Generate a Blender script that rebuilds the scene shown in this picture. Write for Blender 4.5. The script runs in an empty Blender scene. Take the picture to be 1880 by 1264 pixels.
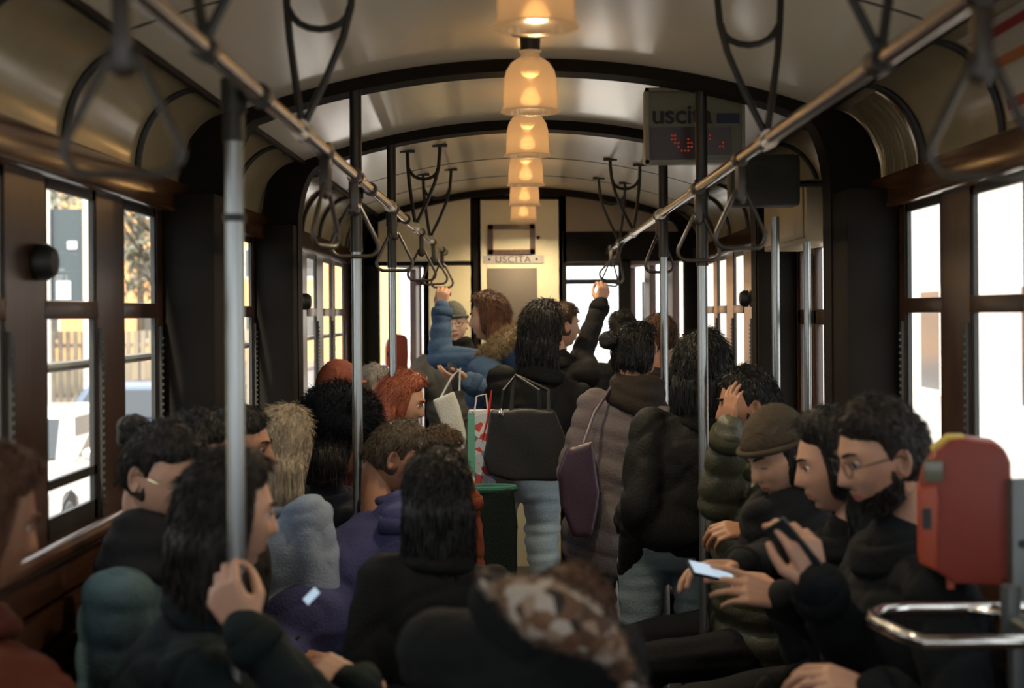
import bpy, bmesh, math, random
import numpy as np
from mathutils import Vector, Matrix, Euler
random.seed(7); RNG = np.random.default_rng(7)
S = bpy.context.scene
COL = S.collection
pi = math.pi

# ---------------------------------------------------------------- camera, world, sun, exposure
CAMZ = 1.65; FPX = 2611.0; VPX, VPY = 950.0, 577.0; ROLL = math.radians(0.4)
cam = bpy.data.cameras.new('camera'); camo = bpy.data.objects.new('camera', cam); COL.objects.link(camo)
cam.lens = 50.0; cam.sensor_width = 36.0; cam.sensor_fit = 'HORIZONTAL'
cam.shift_x = -10 / 1880; cam.shift_y = -55 / 1880
cam.clip_start = 0.05; cam.clip_end = 500
camo.location = (0, 0, CAMZ); camo.rotation_euler = Euler((pi/2, ROLL, 0), 'XYZ')
camo.rotation_mode = 'XYZ'
cam.dof.use_dof = True; cam.dof.focus_distance = 5.6; cam.dof.aperture_fstop = 2.8
S.camera = camo

w = bpy.data.worlds.new('sky'); S.world = w; w.use_nodes = True
bg = w.node_tree.nodes['Background']
bg.inputs[0].default_value = (0.93, 0.96, 1.0, 1); bg.inputs[1].default_value = 2.6
sun = bpy.data.lights.new('sun', 'SUN'); sun.energy = 7.0; sun.angle = math.radians(3); sun.color = (1.0, 0.86, 0.68)
so = bpy.data.objects.new('sun', sun); COL.objects.link(so)
so.rotation_euler = Vector((0.12, 0.72, -0.72)).to_track_quat('-Z', 'Y').to_euler()
vs = S.view_settings
vs.view_transform = 'Standard'; vs.look = 'None'; vs.gamma = 1.0; vs.use_curve_mapping = False
vs.exposure = 0.44
S.cycles.max_bounces = 8; S.cycles.transparent_max_bounces = 16
S.cycles.sample_clamp_indirect = 6.0
S.cycles.caustics_reflective = False; S.cycles.caustics_refractive = False

def P(px, py, Y):
    """world point seen at a photo pixel, at distance Y"""
    dx, dy = px - VPX, py - VPY
    c, s = math.cos(ROLL), math.sin(ROLL)
    ux = dx * c + dy * s; uy = -dx * s + dy * c
    return Vector((ux / FPX * Y, Y, CAMZ - uy / FPX * Y))

# ---------------------------------------------------------------- materials
MATS = {}
def mat(name, col, rough=0.6, metal=0.0, bump=0.0, bscale=60, var=0.0, vscale=8, coat=0.0, sheen=0.0, emis=None, es=0.0, stretch=None, spec=0.5):
    if name in MATS: return MATS[name]
    m = bpy.data.materials.new(name); m.use_nodes = True
    nt = m.node_tree; b = nt.nodes['Principled BSDF']
    b.inputs['Base Color'].default_value = (*col, 1); b.inputs['Roughness'].default_value = rough
    b.inputs['Metallic'].default_value = metal; b.inputs['Specular IOR Level'].default_value = spec
    b.inputs['Coat Weight'].default_value = coat; b.inputs['Coat Roughness'].default_value = 0.12
    b.inputs['Sheen Weight'].default_value = sheen
    tc = nt.nodes.new('ShaderNodeTexCoord'); mp = nt.nodes.new('ShaderNodeMapping')
    nt.links.new(tc.outputs['Object'], mp.inputs[0])
    if stretch: mp.inputs['Scale'].default_value = stretch
    if var > 0:
        n = nt.nodes.new('ShaderNodeTexNoise'); n.inputs['Scale'].default_value = vscale; n.inputs['Detail'].default_value = 5
        nt.links.new(mp.outputs[0], n.inputs['Vector'])
        mx = nt.nodes.new('ShaderNodeMix'); mx.data_type = 'RGBA'
        mx.inputs[6].default_value = (*[max(0, c*(1-var)) for c in col], 1); mx.inputs[7].default_value = (*[min(1, c*(1+var)) for c in col], 1)
        nt.links.new(n.outputs['Fac'], mx.inputs[0]); nt.links.new(mx.outputs[2], b.inputs['Base Color'])
    if bump > 0:
        n = nt.nodes.new('ShaderNodeTexNoise'); n.inputs['Scale'].default_value = bscale; n.inputs['Detail'].default_value = 3
        nt.links.new(mp.outputs[0], n.inputs['Vector'])
        bp = nt.nodes.new('ShaderNodeBump'); bp.inputs['Strength'].default_value = bump; bp.inputs['Distance'].default_value = 0.02
        nt.links.new(n.outputs['Fac'], bp.inputs['Height']); nt.links.new(bp.outputs[0], b.inputs['Normal'])
    if emis:
        b.inputs['Emission Color'].default_value = (*emis, 1); b.inputs['Emission Strength'].default_value = es
    MATS[name] = m; return m

def checker_mat(name, c1, c2, scale, rough=0.8):
    m = bpy.data.materials.new(name); m.use_nodes = True; nt = m.node_tree; b = nt.nodes['Principled BSDF']
    tc = nt.nodes.new('ShaderNodeTexCoord'); v = nt.nodes.new('ShaderNodeTexVoronoi'); v.inputs['Scale'].default_value = scale
    r = nt.nodes.new('ShaderNodeValToRGB'); nt.links.new(tc.outputs['Object'], v.inputs['Vector'])
    sp = nt.nodes.new('ShaderNodeSeparateColor'); nt.links.new(v.outputs['Color'], sp.inputs[0]); nt.links.new(sp.outputs[0], r.inputs[0])
    r.color_ramp.interpolation = 'CONSTANT'
    r.color_ramp.elements[0].color = (*c1[0], 1); r.color_ramp.elements[1].color = (*c2, 1); r.color_ramp.elements[1].position = 0.8
    for k, c in enumerate(c1[1:]):
        e = r.color_ramp.elements.new(0.8 * (k+1) / len(c1)); e.color = (*c, 1)
    nt.links.new(r.outputs[0], b.inputs['Base Color']); b.inputs['Roughness'].default_value = rough
    return m

def wood(name, c1, c2, rough=0.35, scale=6, stretch=(1, 1, 0.12)):
    m = bpy.data.materials.new(name); m.use_nodes = True; nt = m.node_tree; b = nt.nodes['Principled BSDF']
    tc = nt.nodes.new('ShaderNodeTexCoord'); mp = nt.nodes.new('ShaderNodeMapping'); mp.inputs['Scale'].default_value = stretch
    n = nt.nodes.new('ShaderNodeTexNoise'); n.inputs['Scale'].default_value = scale * 6; n.inputs['Detail'].default_value = 6; n.inputs['Distortion'].default_value = 1.2
    r = nt.nodes.new('ShaderNodeValToRGB'); r.color_ramp.elements[0].color = (*c1, 1); r.color_ramp.elements[1].color = (*c2, 1)
    r.color_ramp.elements[0].position = 0.3; r.color_ramp.elements[1].position = 0.7
    nt.links.new(tc.outputs['Object'], mp.inputs[0]); nt.links.new(mp.outputs[0], n.inputs['Vector'])
    nt.links.new(n.outputs['Fac'], r.inputs[0]); nt.links.new(r.outputs[0], b.inputs['Base Color'])
    b.inputs['Roughness'].default_value = rough; b.inputs['Coat Weight'].default_value = 0.25; b.inputs['Coat Roughness'].default_value = 0.2
    return m

def glass_mat():
    m = bpy.data.materials.new('window_glass'); m.use_nodes = True; nt = m.node_tree
    for n in list(nt.nodes): nt.nodes.remove(n)
    o = nt.nodes.new('ShaderNodeOutputMaterial'); t = nt.nodes.new('ShaderNodeBsdfTransparent'); g = nt.nodes.new('ShaderNodeBsdfGlossy')
    g.inputs['Roughness'].default_value = 0.02; t.inputs[0].default_value = (0.95, 0.96, 0.95, 1)
    mx = nt.nodes.new('ShaderNodeMixShader'); mx.inputs[0].default_value = 0.06
    nt.links.new(t.outputs[0], mx.inputs[1]); nt.links.new(g.outputs[0], mx.inputs[2]); nt.links.new(mx.outputs[0], o.inputs[0])
    return m
M_GLASS = glass_mat()
M_WOOD = wood('dark_varnished_wood', (0.022, 0.010, 0.006), (0.060, 0.027, 0.014), 0.32)
M_WOOD2 = wood('brown_bench_wood', (0.05, 0.02, 0.010), (0.11, 0.045, 0.022), 0.3, stretch=(1, 0.12, 1))
M_BLACK = mat('near_black_paint', (0.012, 0.012, 0.011), 0.5, bump=0.05)
M_BULK = mat('dark_brown_paint', (0.012, 0.010, 0.008), 0.62, spec=0.08, bump=0.05, var=0.3)
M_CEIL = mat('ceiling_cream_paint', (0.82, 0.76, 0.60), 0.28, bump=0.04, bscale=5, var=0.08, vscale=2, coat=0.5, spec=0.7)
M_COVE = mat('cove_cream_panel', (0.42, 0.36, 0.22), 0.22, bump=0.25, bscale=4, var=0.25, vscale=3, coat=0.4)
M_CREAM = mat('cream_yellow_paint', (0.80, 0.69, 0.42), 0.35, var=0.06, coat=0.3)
M_CHROME = mat('polished_steel', (0.62, 0.60, 0.57), 0.16, 1.0)
M_BRASS = mat('worn_rail_metal', (0.34, 0.29, 0.23), 0.17, 1.0, var=0.15, vscale=20)
M_POLE = mat('brushed_pole_steel', (0.32, 0.34, 0.34), 0.28, 0.9)
M_IRON = mat('black_iron', (0.02, 0.019, 0.016), 0.4, 0.3)
M_RUBBER = mat('dark_brown_plastic', (0.03, 0.022, 0.015), 0.35)
M_FLOOR = wood('dark_floor_boards', (0.03, 0.022, 0.017), (0.06, 0.045, 0.032), 0.6, stretch=(1, 0.1, 1))
M_GREY = mat('grey_metal', (0.12, 0.13, 0.13), 0.4, 0.6)

# ---------------------------------------------------------------- mesh collector
class MB:
    def __init__(s): s.v = []; s.f = []; s.m = []
    def add(s, v, f, mi=0):
        o = len(s.v); s.v.extend([tuple(p) for p in v]); s.f.extend([tuple(i + o for i in q) for q in f]); s.m.extend([mi] * len(f)); return s
    def box(s, a, b, mi=0):
        x0, y0, z0 = a; x1, y1, z1 = b
        return s.add([(x0,y0,z0),(x1,y0,z0),(x1,y1,z0),(x0,y1,z0),(x0,y0,z1),(x1,y0,z1),(x1,y1,z1),(x0,y1,z1)],
              [(0,3,2,1),(4,5,6,7),(0,1,5,4),(1,2,6,5),(2,3,7,6),(3,0,4,7)], mi)
    def tube(s, pts, r, n=12, mi=0, closed=False, cap=True, flat=1.0):
        pts = [Vector(p) for p in pts]; N = len(pts)
        rs = r if isinstance(r, (list, tuple)) else [r] * N
        up = None; rings = []
        for i, p in enumerate(pts):
            if closed: t = pts[(i+1) % N] - pts[i-1]
            else: t = pts[min(i+1, N-1)] - pts[max(i-1, 0)]
            t = t.normalized() if t.length > 1e-9 else Vector((0, 0, 1))
            if up is None:
                up = Vector((0, 0, 1)) if abs(t.z) < 0.9 else Vector((0, 1, 0))
            a = (up - t * up.dot(t)).normalized(); b = t.cross(a); up = a
            rings.append([p + (a * math.cos(2*pi*k/n) + b * math.sin(2*pi*k/n) * flat) * rs[i] for k in range(n)])
        v = [q for R in rings for q in R]; f = []
        for i in range(N if closed else N - 1):
            j = (i + 1) % N
            for k in range(n):
                l = (k + 1) % n; f.append((i*n+k, i*n+l, j*n+l, j*n+k))
        if cap and not closed:
            f.append(tuple(range(n))[::-1]); f.append(tuple((N-1)*n + k for k in range(n)))
        return s.add(v, f, mi)
    def capsule(s, a, b, ra, rb, n=14, m=4, mi=0):
        a = Vector(a); b = Vector(b); d = b - a
        L = d.length
        if L < 1e-6: d = Vector((0, 0, 1)); b = a + d * 1e-4; L = 1e-4
        d = d / L; pts = []; rs = []
        for k in range(m): t = pi/2 * (k / m); pts.append(a - d * ra * math.cos(t)); rs.append(max(ra * math.sin(t), 1e-4))
        pts.append(a); rs.append(ra); pts.append(b); rs.append(rb)
        for k in range(m): t = pi/2 * ((k+1) / m); pts.append(b + d * rb * math.sin(t)); rs.append(max(rb * math.cos(t), 1e-4))
        return s.tube(pts, rs, n, mi)
    def chain(s, pts, rs, n=14, mi=0):
        for i in range(len(pts)-1): s.capsule(pts[i], pts[i+1], rs[i], rs[i+1], n, 4, mi)
        return s
    def ell(s, c, r, R=None, sub=3, mi=0):
        v, f = ico(sub); v = v * np.array(r)
        if R is not None: v = v @ np.array(R).T
        return s.add(v + np.array(c), f, mi)
    def lathe(s, prof, c=(0,0,0), n=40, mi=0, closed=False):
        v = []; f = []
        for (r, z) in prof:
            for k in range(n): v.append((c[0] + r*math.cos(2*pi*k/n), c[1] + r*math.sin(2*pi*k/n), c[2] + z))
        for i in range(len(prof)-1):
            for k in range(n): l = (k+1) % n; f.append((i*n+k, i*n+l, (i+1)*n+l, (i+1)*n+k))
        return s.add(v, f, mi)
    def prism(s, poly, y0, y1, axis='y', mi=0):
        n = len(poly)
        if axis == 'y': A = [(p[0], y0, p[1]) for p in poly]; B = [(p[0], y1, p[1]) for p in poly]
        elif axis == 'x': A = [(y0, p[0], p[1]) for p in poly]; B = [(y1, p[0], p[1]) for p in poly]
        else: A = [(p[0], p[1], y0) for p in poly]; B = [(p[0], p[1], y1) for p in poly]
        f = [tuple(range(n)), tuple(range(2*n-1, n-1, -1))] + [(i, i+n, (i+1) % n + n, (i+1) % n) for i in range(n)]
        return s.add(A + B, f, mi)
    def build(s, name, mats, parent=None, smooth=True, label=None, bevel=0, loc=None, angle=40):
        me = bpy.data.meshes.new(name); me.from_pydata([tuple(map(float, p)) for p in s.v], [], s.f)
        if not isinstance(mats, (list, tuple)): mats = [mats]
        for m in mats: me.materials.append(m)
        me.polygons.foreach_set('material_index', s.m); me.update()
        bm = bmesh.new(); bm.from_mesh(me); bmesh.ops.recalc_face_normals(bm, faces=bm.faces)
        if bevel > 0:
            es = [e for e in bm.edges if len(e.link_faces) == 2 and e.calc_face_angle(0) > 0.6]
            bmesh.ops.bevel(bm, geom=es, offset=bevel, segments=2, affect='EDGES', profile=0.6)
        bm.to_mesh(me); bm.free()
        if smooth:
            me.polygons.foreach_set('use_smooth', [True] * len(me.polygons)); me.set_sharp_from_angle(angle=math.radians(angle))
        o = bpy.data.objects.new(name, me); COL.objects.link(o)
        if loc is not None:
            me.transform(Matrix.Translation(-Vector(loc))); o.location = loc
        if parent is not None:
            o.parent = parent; o.location = Vector(o.location) - wloc(parent)
        if label: o['label'] = label
        return o
def wloc(o):
    v = Vector((0, 0, 0))
    while o is not None: v += Vector(o.location); o = o.parent
    return v
_ICO = {}
def ico(sub):
    if sub not in _ICO:
        bm = bmesh.new(); bmesh.ops.create_icosphere(bm, subdivisions=sub, radius=1.0)
        bm.verts.ensure_lookup_table()
        _ICO[sub] = (np.array([v.co[:] for v in bm.verts]), [tuple(v.index for v in f.verts) for f in bm.faces]); bm.free()
    v, f = _ICO[sub]; return v.copy(), list(f)

def tag(o, label=None, cat=None, group=None, kind=None):
    if label: o['label'] = label
    if cat: o['category'] = cat
    if group: o['group'] = group
    if kind: o['kind'] = kind
    return o
def empty(name, loc=(0,0,0), label=None, cat=None, group=None, kind=None):
    o = bpy.data.objects.new(name, None); COL.objects.link(o); o.location = loc; o.empty_display_size = 0.05
    return tag(o, label, cat, group, kind)
def copy_tree(o, parent=None):
    c = o.copy(); COL.objects.link(c)
    if parent: c.parent = parent
    for ch in list(o.children): copy_tree(ch, c)
    return c
# parents sit without rotation while their parts are built in world coordinates; build() subtracts the parent's location
# ---------------------------------------------------------------- the tram shell
CX = 0.042; WX = 1.13; Y0, YE = -1.4, 9.3
XL, XR = CX - WX, CX + WX
SILL, WTOP, BEAM = 1.13, 1.98, 2.07
def ceil_z(x): return 2.47 - 0.17 * ((x - CX) / 0.95) ** 2
def struct(o): o['kind'] = 'structure'; return o

struct(MB().box((XL-0.08, Y0-0.1, -0.08), (XR+0.08, 11.2, 0.0)).build('floor', M_FLOOR, smooth=False))
# ceiling: barrel vault with thickness
cb = MB()
xs = [CX - 0.95 + 1.9 * k / 36 for k in range(37)]
poly = [(x, ceil_z(x)) for x in xs] + [(x, ceil_z(x) + 0.05) for x in reversed(xs)]
cb.prism(poly, Y0-0.1, 11.25)
struct(cb.build('ceiling', M_CEIL, angle=30))
# thin seams across the ceiling panels
for k, yy in enumerate((3.25, 7.45, 8.4)):
    pl = [(x, ceil_z(x) - 0.002) for x in xs] + [(x, ceil_z(x) + 0.01) for x in reversed(xs)]
    struct(MB().prism(pl, yy, yy + 0.012).build('trim_seam', M_BULK))

def windows_for(side):
    """(y start, y end) of the window openings"""
    a = [(3.28 - 0.66*k, 3.68 - 0.66*k) for k in range(7, 0, -1)] + [(3.28, 3.68), (3.93, 4.30)]
    if side < 0: a += [(4.86, 5.26), (5.44, 5.86)]
    a += [(6.74, 7.10), (7.36, 7.72), (7.98, 8.34), (8.50, 8.95)]
    return a
M_HDR = wood('header_beam_wood', (0.05, 0.02, 0.009), (0.12, 0.05, 0.02), 0.15, stretch=(1, 0.1, 1))
wn = 0
for side, nm in ((-1, 'left'), (1, 'right')):
    X = XL if side < 0 else XR
    o = X + side * 0.016
    op = windows_for(side)
    w_ = MB()
    def bx(y0, y1, z0, z1, xa=X, xb=o, mi=0): w_.box((min(xa, xb), y0, z0), (max(xa, xb), y1, z1), mi)
    if side < 0:
        bx(Y0, YE, 0, SILL)
    else:
        bx(Y0, 4.70, 0, SILL); bx(6.0, YE, 0, SILL)
    bx(Y0, YE, WTOP, BEAM + 0.05)
    prev = Y0
    dgap = (4.72, 5.96)
    for (a, b) in op + [(YE, YE)]:
        if side > 0 and prev < 4.72 <= a: bx(prev, 4.72, SILL, WTOP); bx(5.96, a, SILL, WTOP)
        else: bx(prev, a, SILL, WTOP)
        prev = b
    wall = w_.build('wall_' + nm, M_WOOD, smooth=False); struct(wall)
    # header beam with its varnish, proud of the wall
    bmx = MB(); bmx.box((min(X, X - side*0.035), Y0, WTOP - 0.01), (max(X, X - side*0.035), YE, BEAM))
    bmx.tube([(X - side*0.036, Y0, WTOP - 0.002), (X - side*0.036, YE, WTOP - 0.002)], 0.007, 8)
    struct(bmx.build('trim_header', M_HDR, bevel=0.006))
    # sill board
    sb = MB().box((min(X, X - side*0.05), Y0, SILL - 0.035), (max(X, X - side*0.05), YE if side < 0 else 4.70, SILL))
    struct(sb.build('trim_sill', M_WOOD, bevel=0.008))
    if side < 0: struct(MB().tube([(X - 0.07, Y0, 1.525), (X - 0.07, YE, 1.525)], 0.013, 8).build('trim_guard_bar', mat('guard_grey', (0.22, 0.21, 0.18), 0.5)))
    # cove
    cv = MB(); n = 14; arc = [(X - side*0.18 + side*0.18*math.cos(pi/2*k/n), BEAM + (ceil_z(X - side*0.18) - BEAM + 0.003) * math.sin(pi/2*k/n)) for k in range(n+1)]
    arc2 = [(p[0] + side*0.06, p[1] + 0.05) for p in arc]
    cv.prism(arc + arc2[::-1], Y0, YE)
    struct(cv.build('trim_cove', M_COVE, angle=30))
    # picture rail at the cove top
    t = MB().tube([(X - side*0.185, Y0, ceil_z(X - side*0.18) - 0.004), (X - side*0.185, YE, ceil_z(X - side*0.18) - 0.004)], 0.012, 8)
    struct(t.build('trim_cornice', M_BULK))
    # window units
    for k, (a, b) in enumerate(op):
        wn += 1
        we = empty('window_%d' % wn, (X, (a+b)/2, (SILL+WTOP)/2), kind='structure')
        f = MB(); x0, x1 = X + side*0.003, X + side*0.015
        fx = lambda y0, y1, z0, z1: f.box((min(x0, x1), y0, z0), (max(x0, x1), y1, z1))
        fx(a, a+0.022, SILL, WTOP); fx(b-0.022, b, SILL, WTOP); fx(a, b, SILL, SILL+0.05); fx(a, b, WTOP-0.03, WTOP)
        f.build('window_frame', M_BLACK, we, smooth=False)
        f = MB(); f.box((min(X - side*0.004, x1), a, 1.645), (max(X - side*0.004, x1), b, 1.69)); f.build('meeting_rail', M_WOOD, we, bevel=0.004)
        if side < 0:
            f = MB(); f.box((min(x0, x1), a, 1.245), (max(x0, x1), b, 1.268)); f.build('lower_rail', M_BLACK, we)
        g = MB(); g.box((min(X+side*0.009, X+side*0.012), a+0.01, SILL+0.02), (max(X+side*0.009, X+side*0.012), b-0.01, WTOP-0.01)); g.build('pane', M_GLASS, we, smooth=False)
        # notched window track on the pillar
        if b > 2.5:
            tr = MB(); tr.box((min(X, X-side*0.008), b+0.012, SILL), (max(X, X-side*0.008), b+0.035, 1.62))
            z = SILL + 0.03
            while z < 1.6:
                tr.box((min(X-side*0.008, X-side*0.013), b+0.016, z), (max(X-side*0.008, X-side*0.013), b+0.031, z+0.008)); z += 0.02
            tr.build('window_track', mat('track_metal', (0.06, 0.06, 0.055), 0.4, 0.6), we, smooth=False)
    # bent strips over the cove
    ys = [1.45, 2.10, 2.75, 3.41, 4.06, 4.98, 5.45] + [6.55, 7.17, 7.79, 8.41, 9.0]
    for yy in ys:
        t = MB(); t.tube([(p[0] - side*0.006, yy, p[1] - 0.002) for p in arc], 0.011, 8, flat=1.0)
        struct(t.build('trim_strip', M_BLACK))

# bulkhead arches
def bulkhead(y0, y1, deep):
    ins = deep; m = MB()
    inner = [(XL + ins, 0.0), (XL + ins, 2.02)]
    for k in range(9):
        t = k/8; x = XL + ins + 0.10 * (1 - math.cos(t*pi/2)); inner.append((x, 2.02 + (ceil_z(XL+ins+0.1) - 0.045 - 2.02) * math.sin(t*pi/2)))
    for k in range(1, 30):
        x = XL + ins + 0.1 + (2*WX - 2*ins - 0.2) * k / 30; inner.append((x, ceil_z(x) - 0.04))
    inner += [(2*CX - p[0], p[1]) for p in inner[:11]][::-1]
    # rib and columns as one band: inner loop + outer loop
    outer = []
    for (x, z) in inner:
        if z <= 2.03: outer.append((XL if x < CX else XR, z))
        else:
            xx = max(XL, min(XR, CX + (x-CX)*1.15)); outer.append((xx, min(ceil_z(max(CX-0.95, min(CX+0.95, xx))) + 0.02, 2.5) if abs(xx-CX) < 0.95 else max(z, 2.1) + 0.05))
    n = len(inner)
    v = [(p[0], y0, p[1]) for p in inner] + [(p[0], y0, p[1]) for p in outer] + [(p[0], y1, p[1]) for p in inner] + [(p[0], y1, p[1]) for p in outer]
    f = []
    for i in range(n-1):
        f += [(i, i+1, n+i+1, n+i), (2*n+i, 3*n+i, 3*n+i+1, 2*n+i+1), (i, 2*n+i, 2*n+i+1, i+1), (n+i, n+i+1, 3*n+i+1, 3*n+i)]
    m.add(v, f)
    return struct(m.build('trim_bulkhead', M_BULK, angle=30))
bulkhead(4.56, 4.68, 0.165)
bulkhead(6.00, 6.12, 0.165)
bulkhead(9.20, 9.29, 0.09)
# columns run deeper than the ribs
for side in (-1, 1):
    X = XL if side < 0 else XR
    for (a, b) in ((4.36, 4.84), (5.90, 6.16)):
        if side > 0 and a > 5: a = 5.97
        if side > 0 and a < 5: b = 4.70
        struct(MB().box((min(X, X - side*0.16), a, 0), (max(X, X - side*0.16), b, 2.03)).build('trim_column', M_BULK, bevel=0.01))

# right centre door: folding leaves with tall panes
de = empty('door_1', (XR, 5.34, 0), kind='structure')
for k in range(4):
    a = 4.72 + 0.31*k; b = a + 0.305
    f = MB(); xa, xb = XR + 0.002, XR + 0.030
    f.box((xa, a, 0.02), (xb, a+0.05, WTOP)); f.box((xa, b-0.05, 0.02), (xb, b, WTOP)); f.box((xa, a, 0.02), (xb, b, 0.5)); f.box((xa, a, 1.90), (xb, b, WTOP)); f.box((xa, a, 1.60), (xb, b, 1.66))
    lf = f.build('door_leaf', M_WOOD, de, bevel=0.004)
    MB().box((XR+0.014, a+0.04, 0.45), (XR+0.018, b-0.04, 1.93)).build('pane', M_GLASS, lf, smooth=False)
# rear wall of the car behind the camera
rw = MB(); rw.box((XL-0.07, Y0-0.08, 0), (XR+0.07, Y0, 1.1)); rw.box((XL-0.07, Y0-0.08, 2.0), (XR+0.07, Y0, 2.55))
for x in (XL-0.07, CX-0.42, CX+0.36, XR-0.03): rw.box((x, Y0-0.08, 1.1), (x+0.10, Y0, 2.0))
struct(rw.build('wall_back', M_WOOD, smooth=False))

# front partition with the driver's door
fw = MB(); yf = YE
def pb(m, x0, y0p, x1, y1p, t=0.03, mi=0, Yd=YE, bev=0):
    a = P(x0, y0p, Yd); b = P(x1, y1p, Yd)
    m.box((min(a.x, b.x), Yd, max(0, min(a.z, b.z))), (max(a.x, b.x), Yd + t, max(a.z, b.z)), mi); return m
pb(fw, 655, 300, 868, 478); pb(fw, 782, 486, 866, 1090)
struct(fw.build('wall_front', M_CREAM, smooth=False))
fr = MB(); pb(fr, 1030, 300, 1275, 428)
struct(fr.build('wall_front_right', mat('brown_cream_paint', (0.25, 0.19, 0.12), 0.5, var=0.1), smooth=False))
fd = MB(); pb(fd, 655, 477, 870, 486, 0.05); pb(fd, 866, 362, 880, 1090, 0.06); pb(fd, 1028, 362, 1037, 1090, 0.06); pb(fd, 868, 358, 1036, 368, 0.06)
pb(fd, 1036, 428, 1275, 484, 0.07); pb(fd, 778, 484, 784, 1090, 0.05); pb(fd, 1137, 480, 1155, 1090, 0.05)
pb(fd, 650, 355, 692, 1090, 0.10)
fd.build('trim_front_frame', M_BULK, smooth=False)['kind'] = 'structure'
dd = empty('door_2', P(952, 1000, YE), kind='structure'); dd.location.z = 0
m = MB(); pb(m, 880, 366, 1029, 1090, 0.04); m.build('door_panel', mat('door_cream_paint', (0.74, 0.67, 0.45), 0.35, var=0.06), dd, smooth=False)
m = MB()
for q in ((898,412,984,421), (898,458,984,467), (898,412,907,467), (975,412,984,467)): pb(m, *q, 0.02, 0, YE-0.02)
m.build('notice_frame', M_WOOD2, dd, smooth=False)
m = MB(); pb(m, 896, 492, 986, 640, 0.012, 0, YE-0.012); m.build('door_window_panel', mat('grey_brown_panel', (0.14, 0.115, 0.09), 0.5, var=0.1), dd, bevel=0.004)
m = MB(); m.lathe([(0, 0.0), (0.012, 0.0), (0.012, 0.014), (0, 0.016)], (0, 0, 0), 12)
kn = m.build('door_lock', M_IRON, dd); kn.rotation_euler = (pi/2, 0, 0); kn.location = P(990, 437, YE) - dd.location
# raised lettering on the driver's door
def text_obj(body, size, loc, m, parent=None, rot=(pi/2, 0, 0), name='lettering', ext=0.002, bold=0.0, space=1.0):
    cu = bpy.data.curves.new('t', 'FONT'); cu.body = body; cu.size = size; cu.extrude = ext; cu.offset = bold; cu.align_x = 'CENTER'; cu.align_y = 'CENTER'; cu.space_character = space
    o = bpy.data.objects.new('t', cu); COL.objects.link(o); bpy.context.view_layer.update()
    me = bpy.data.meshes.new_from_object(o.evaluated_get(bpy.context.evaluated_depsgraph_get())); bpy.data.objects.remove(o)
    me.materials.clear(); me.materials.append(m)
    o = bpy.data.objects.new(name, me); COL.objects.link(o); o.rotation_euler = rot; o.location = loc
    if parent is not None: o.parent = parent; o.location = Vector(loc) - wloc(parent)
    return o
m = MB(); pb(m, 888, 469, 1000, 484, 0.006, 0, YE-0.007); m.build('notice_strip', mat('pale_strip', (0.42, 0.38, 0.34), 0.5), dd, smooth=False)
text_obj('• USCITA •', 0.062, P(943, 477, YE-0.010), mat('ink_dark', (0.03, 0.025, 0.04), 0.6), dd, space=1.15)

# front platform: tapering side walls, windscreen
def quadwall(m, x0, y0, x1, y1, z0, z1, t=0.05):
    s_ = 1 if x0 > CX else -1
    m.add([(x0,y0,z0),(x1,y1,z0),(x1,y1,z1),(x0,y0,z1),(x0+s_*t,y0,z0),(x1+s_*t,y1,z0),(x1+s_*t,y1,z1),(x0+s_*t,y0,z1)],
          [(0,1,2,3),(4,7,6,5),(0,4,5,1),(3,2,6,7),(0,3,7,4),(1,5,6,2)])
YF = 11.1
for side, nm in ((-1, 'front_left'), (1, 'front_right')):
    X = XL if side < 0 else XR; X1 = CX + side*0.80
    m = MB(); L = lambda t: (X + (X1-X)*t, YE + (YF-YE)*t)
    a = L(0); b = L(1); quadwall(m, *a, *b, 0, 0.70); quadwall(m, *a, *b, 2.0, 2.5)
    for t0, t1 in (((0, 0.07), (0.93, 1.0)) if side < 0 else ((0, 0.07), (0.30, 0.38), (0.62, 0.70), (0.93, 1.0))):
        quadwall(m, *L(t0), *L(t1), 0.70, 2.0)
    struct(m.build('wall_' + nm, M_WOOD, smooth=False))
m = MB(); m.box((CX-0.85, YF, 0), (CX+0.85, YF+0.06, 0.7)); m.box((CX-0.85, YF, 2.02), (CX+0.85, YF+0.06, 2.5))
for x in (-0.85, -0.33, 0.27, 0.78): m.box((CX+x, YF, 0.7), (CX+x+0.06, YF+0.06, 2.02))
struct(m.build('wall_front_end', M_WOOD, smooth=False))
we = empty('window_%d' % (wn+1), (CX, YF, 1.45), kind='structure')
MB().box((CX-0.82, YF+0.02, 0.68), (CX+0.82, YF+0.025, 2.04)).build('pane', M_GLASS, we, smooth=False)
m = MB()
for x in (-0.80, -0.28, 0.32): m.box((CX+x, YF-0.005, 1.88), (CX+x+0.46, YF+0.01, 1.92))
m.build('window_bar', M_BLACK, we, smooth=False)

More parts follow.
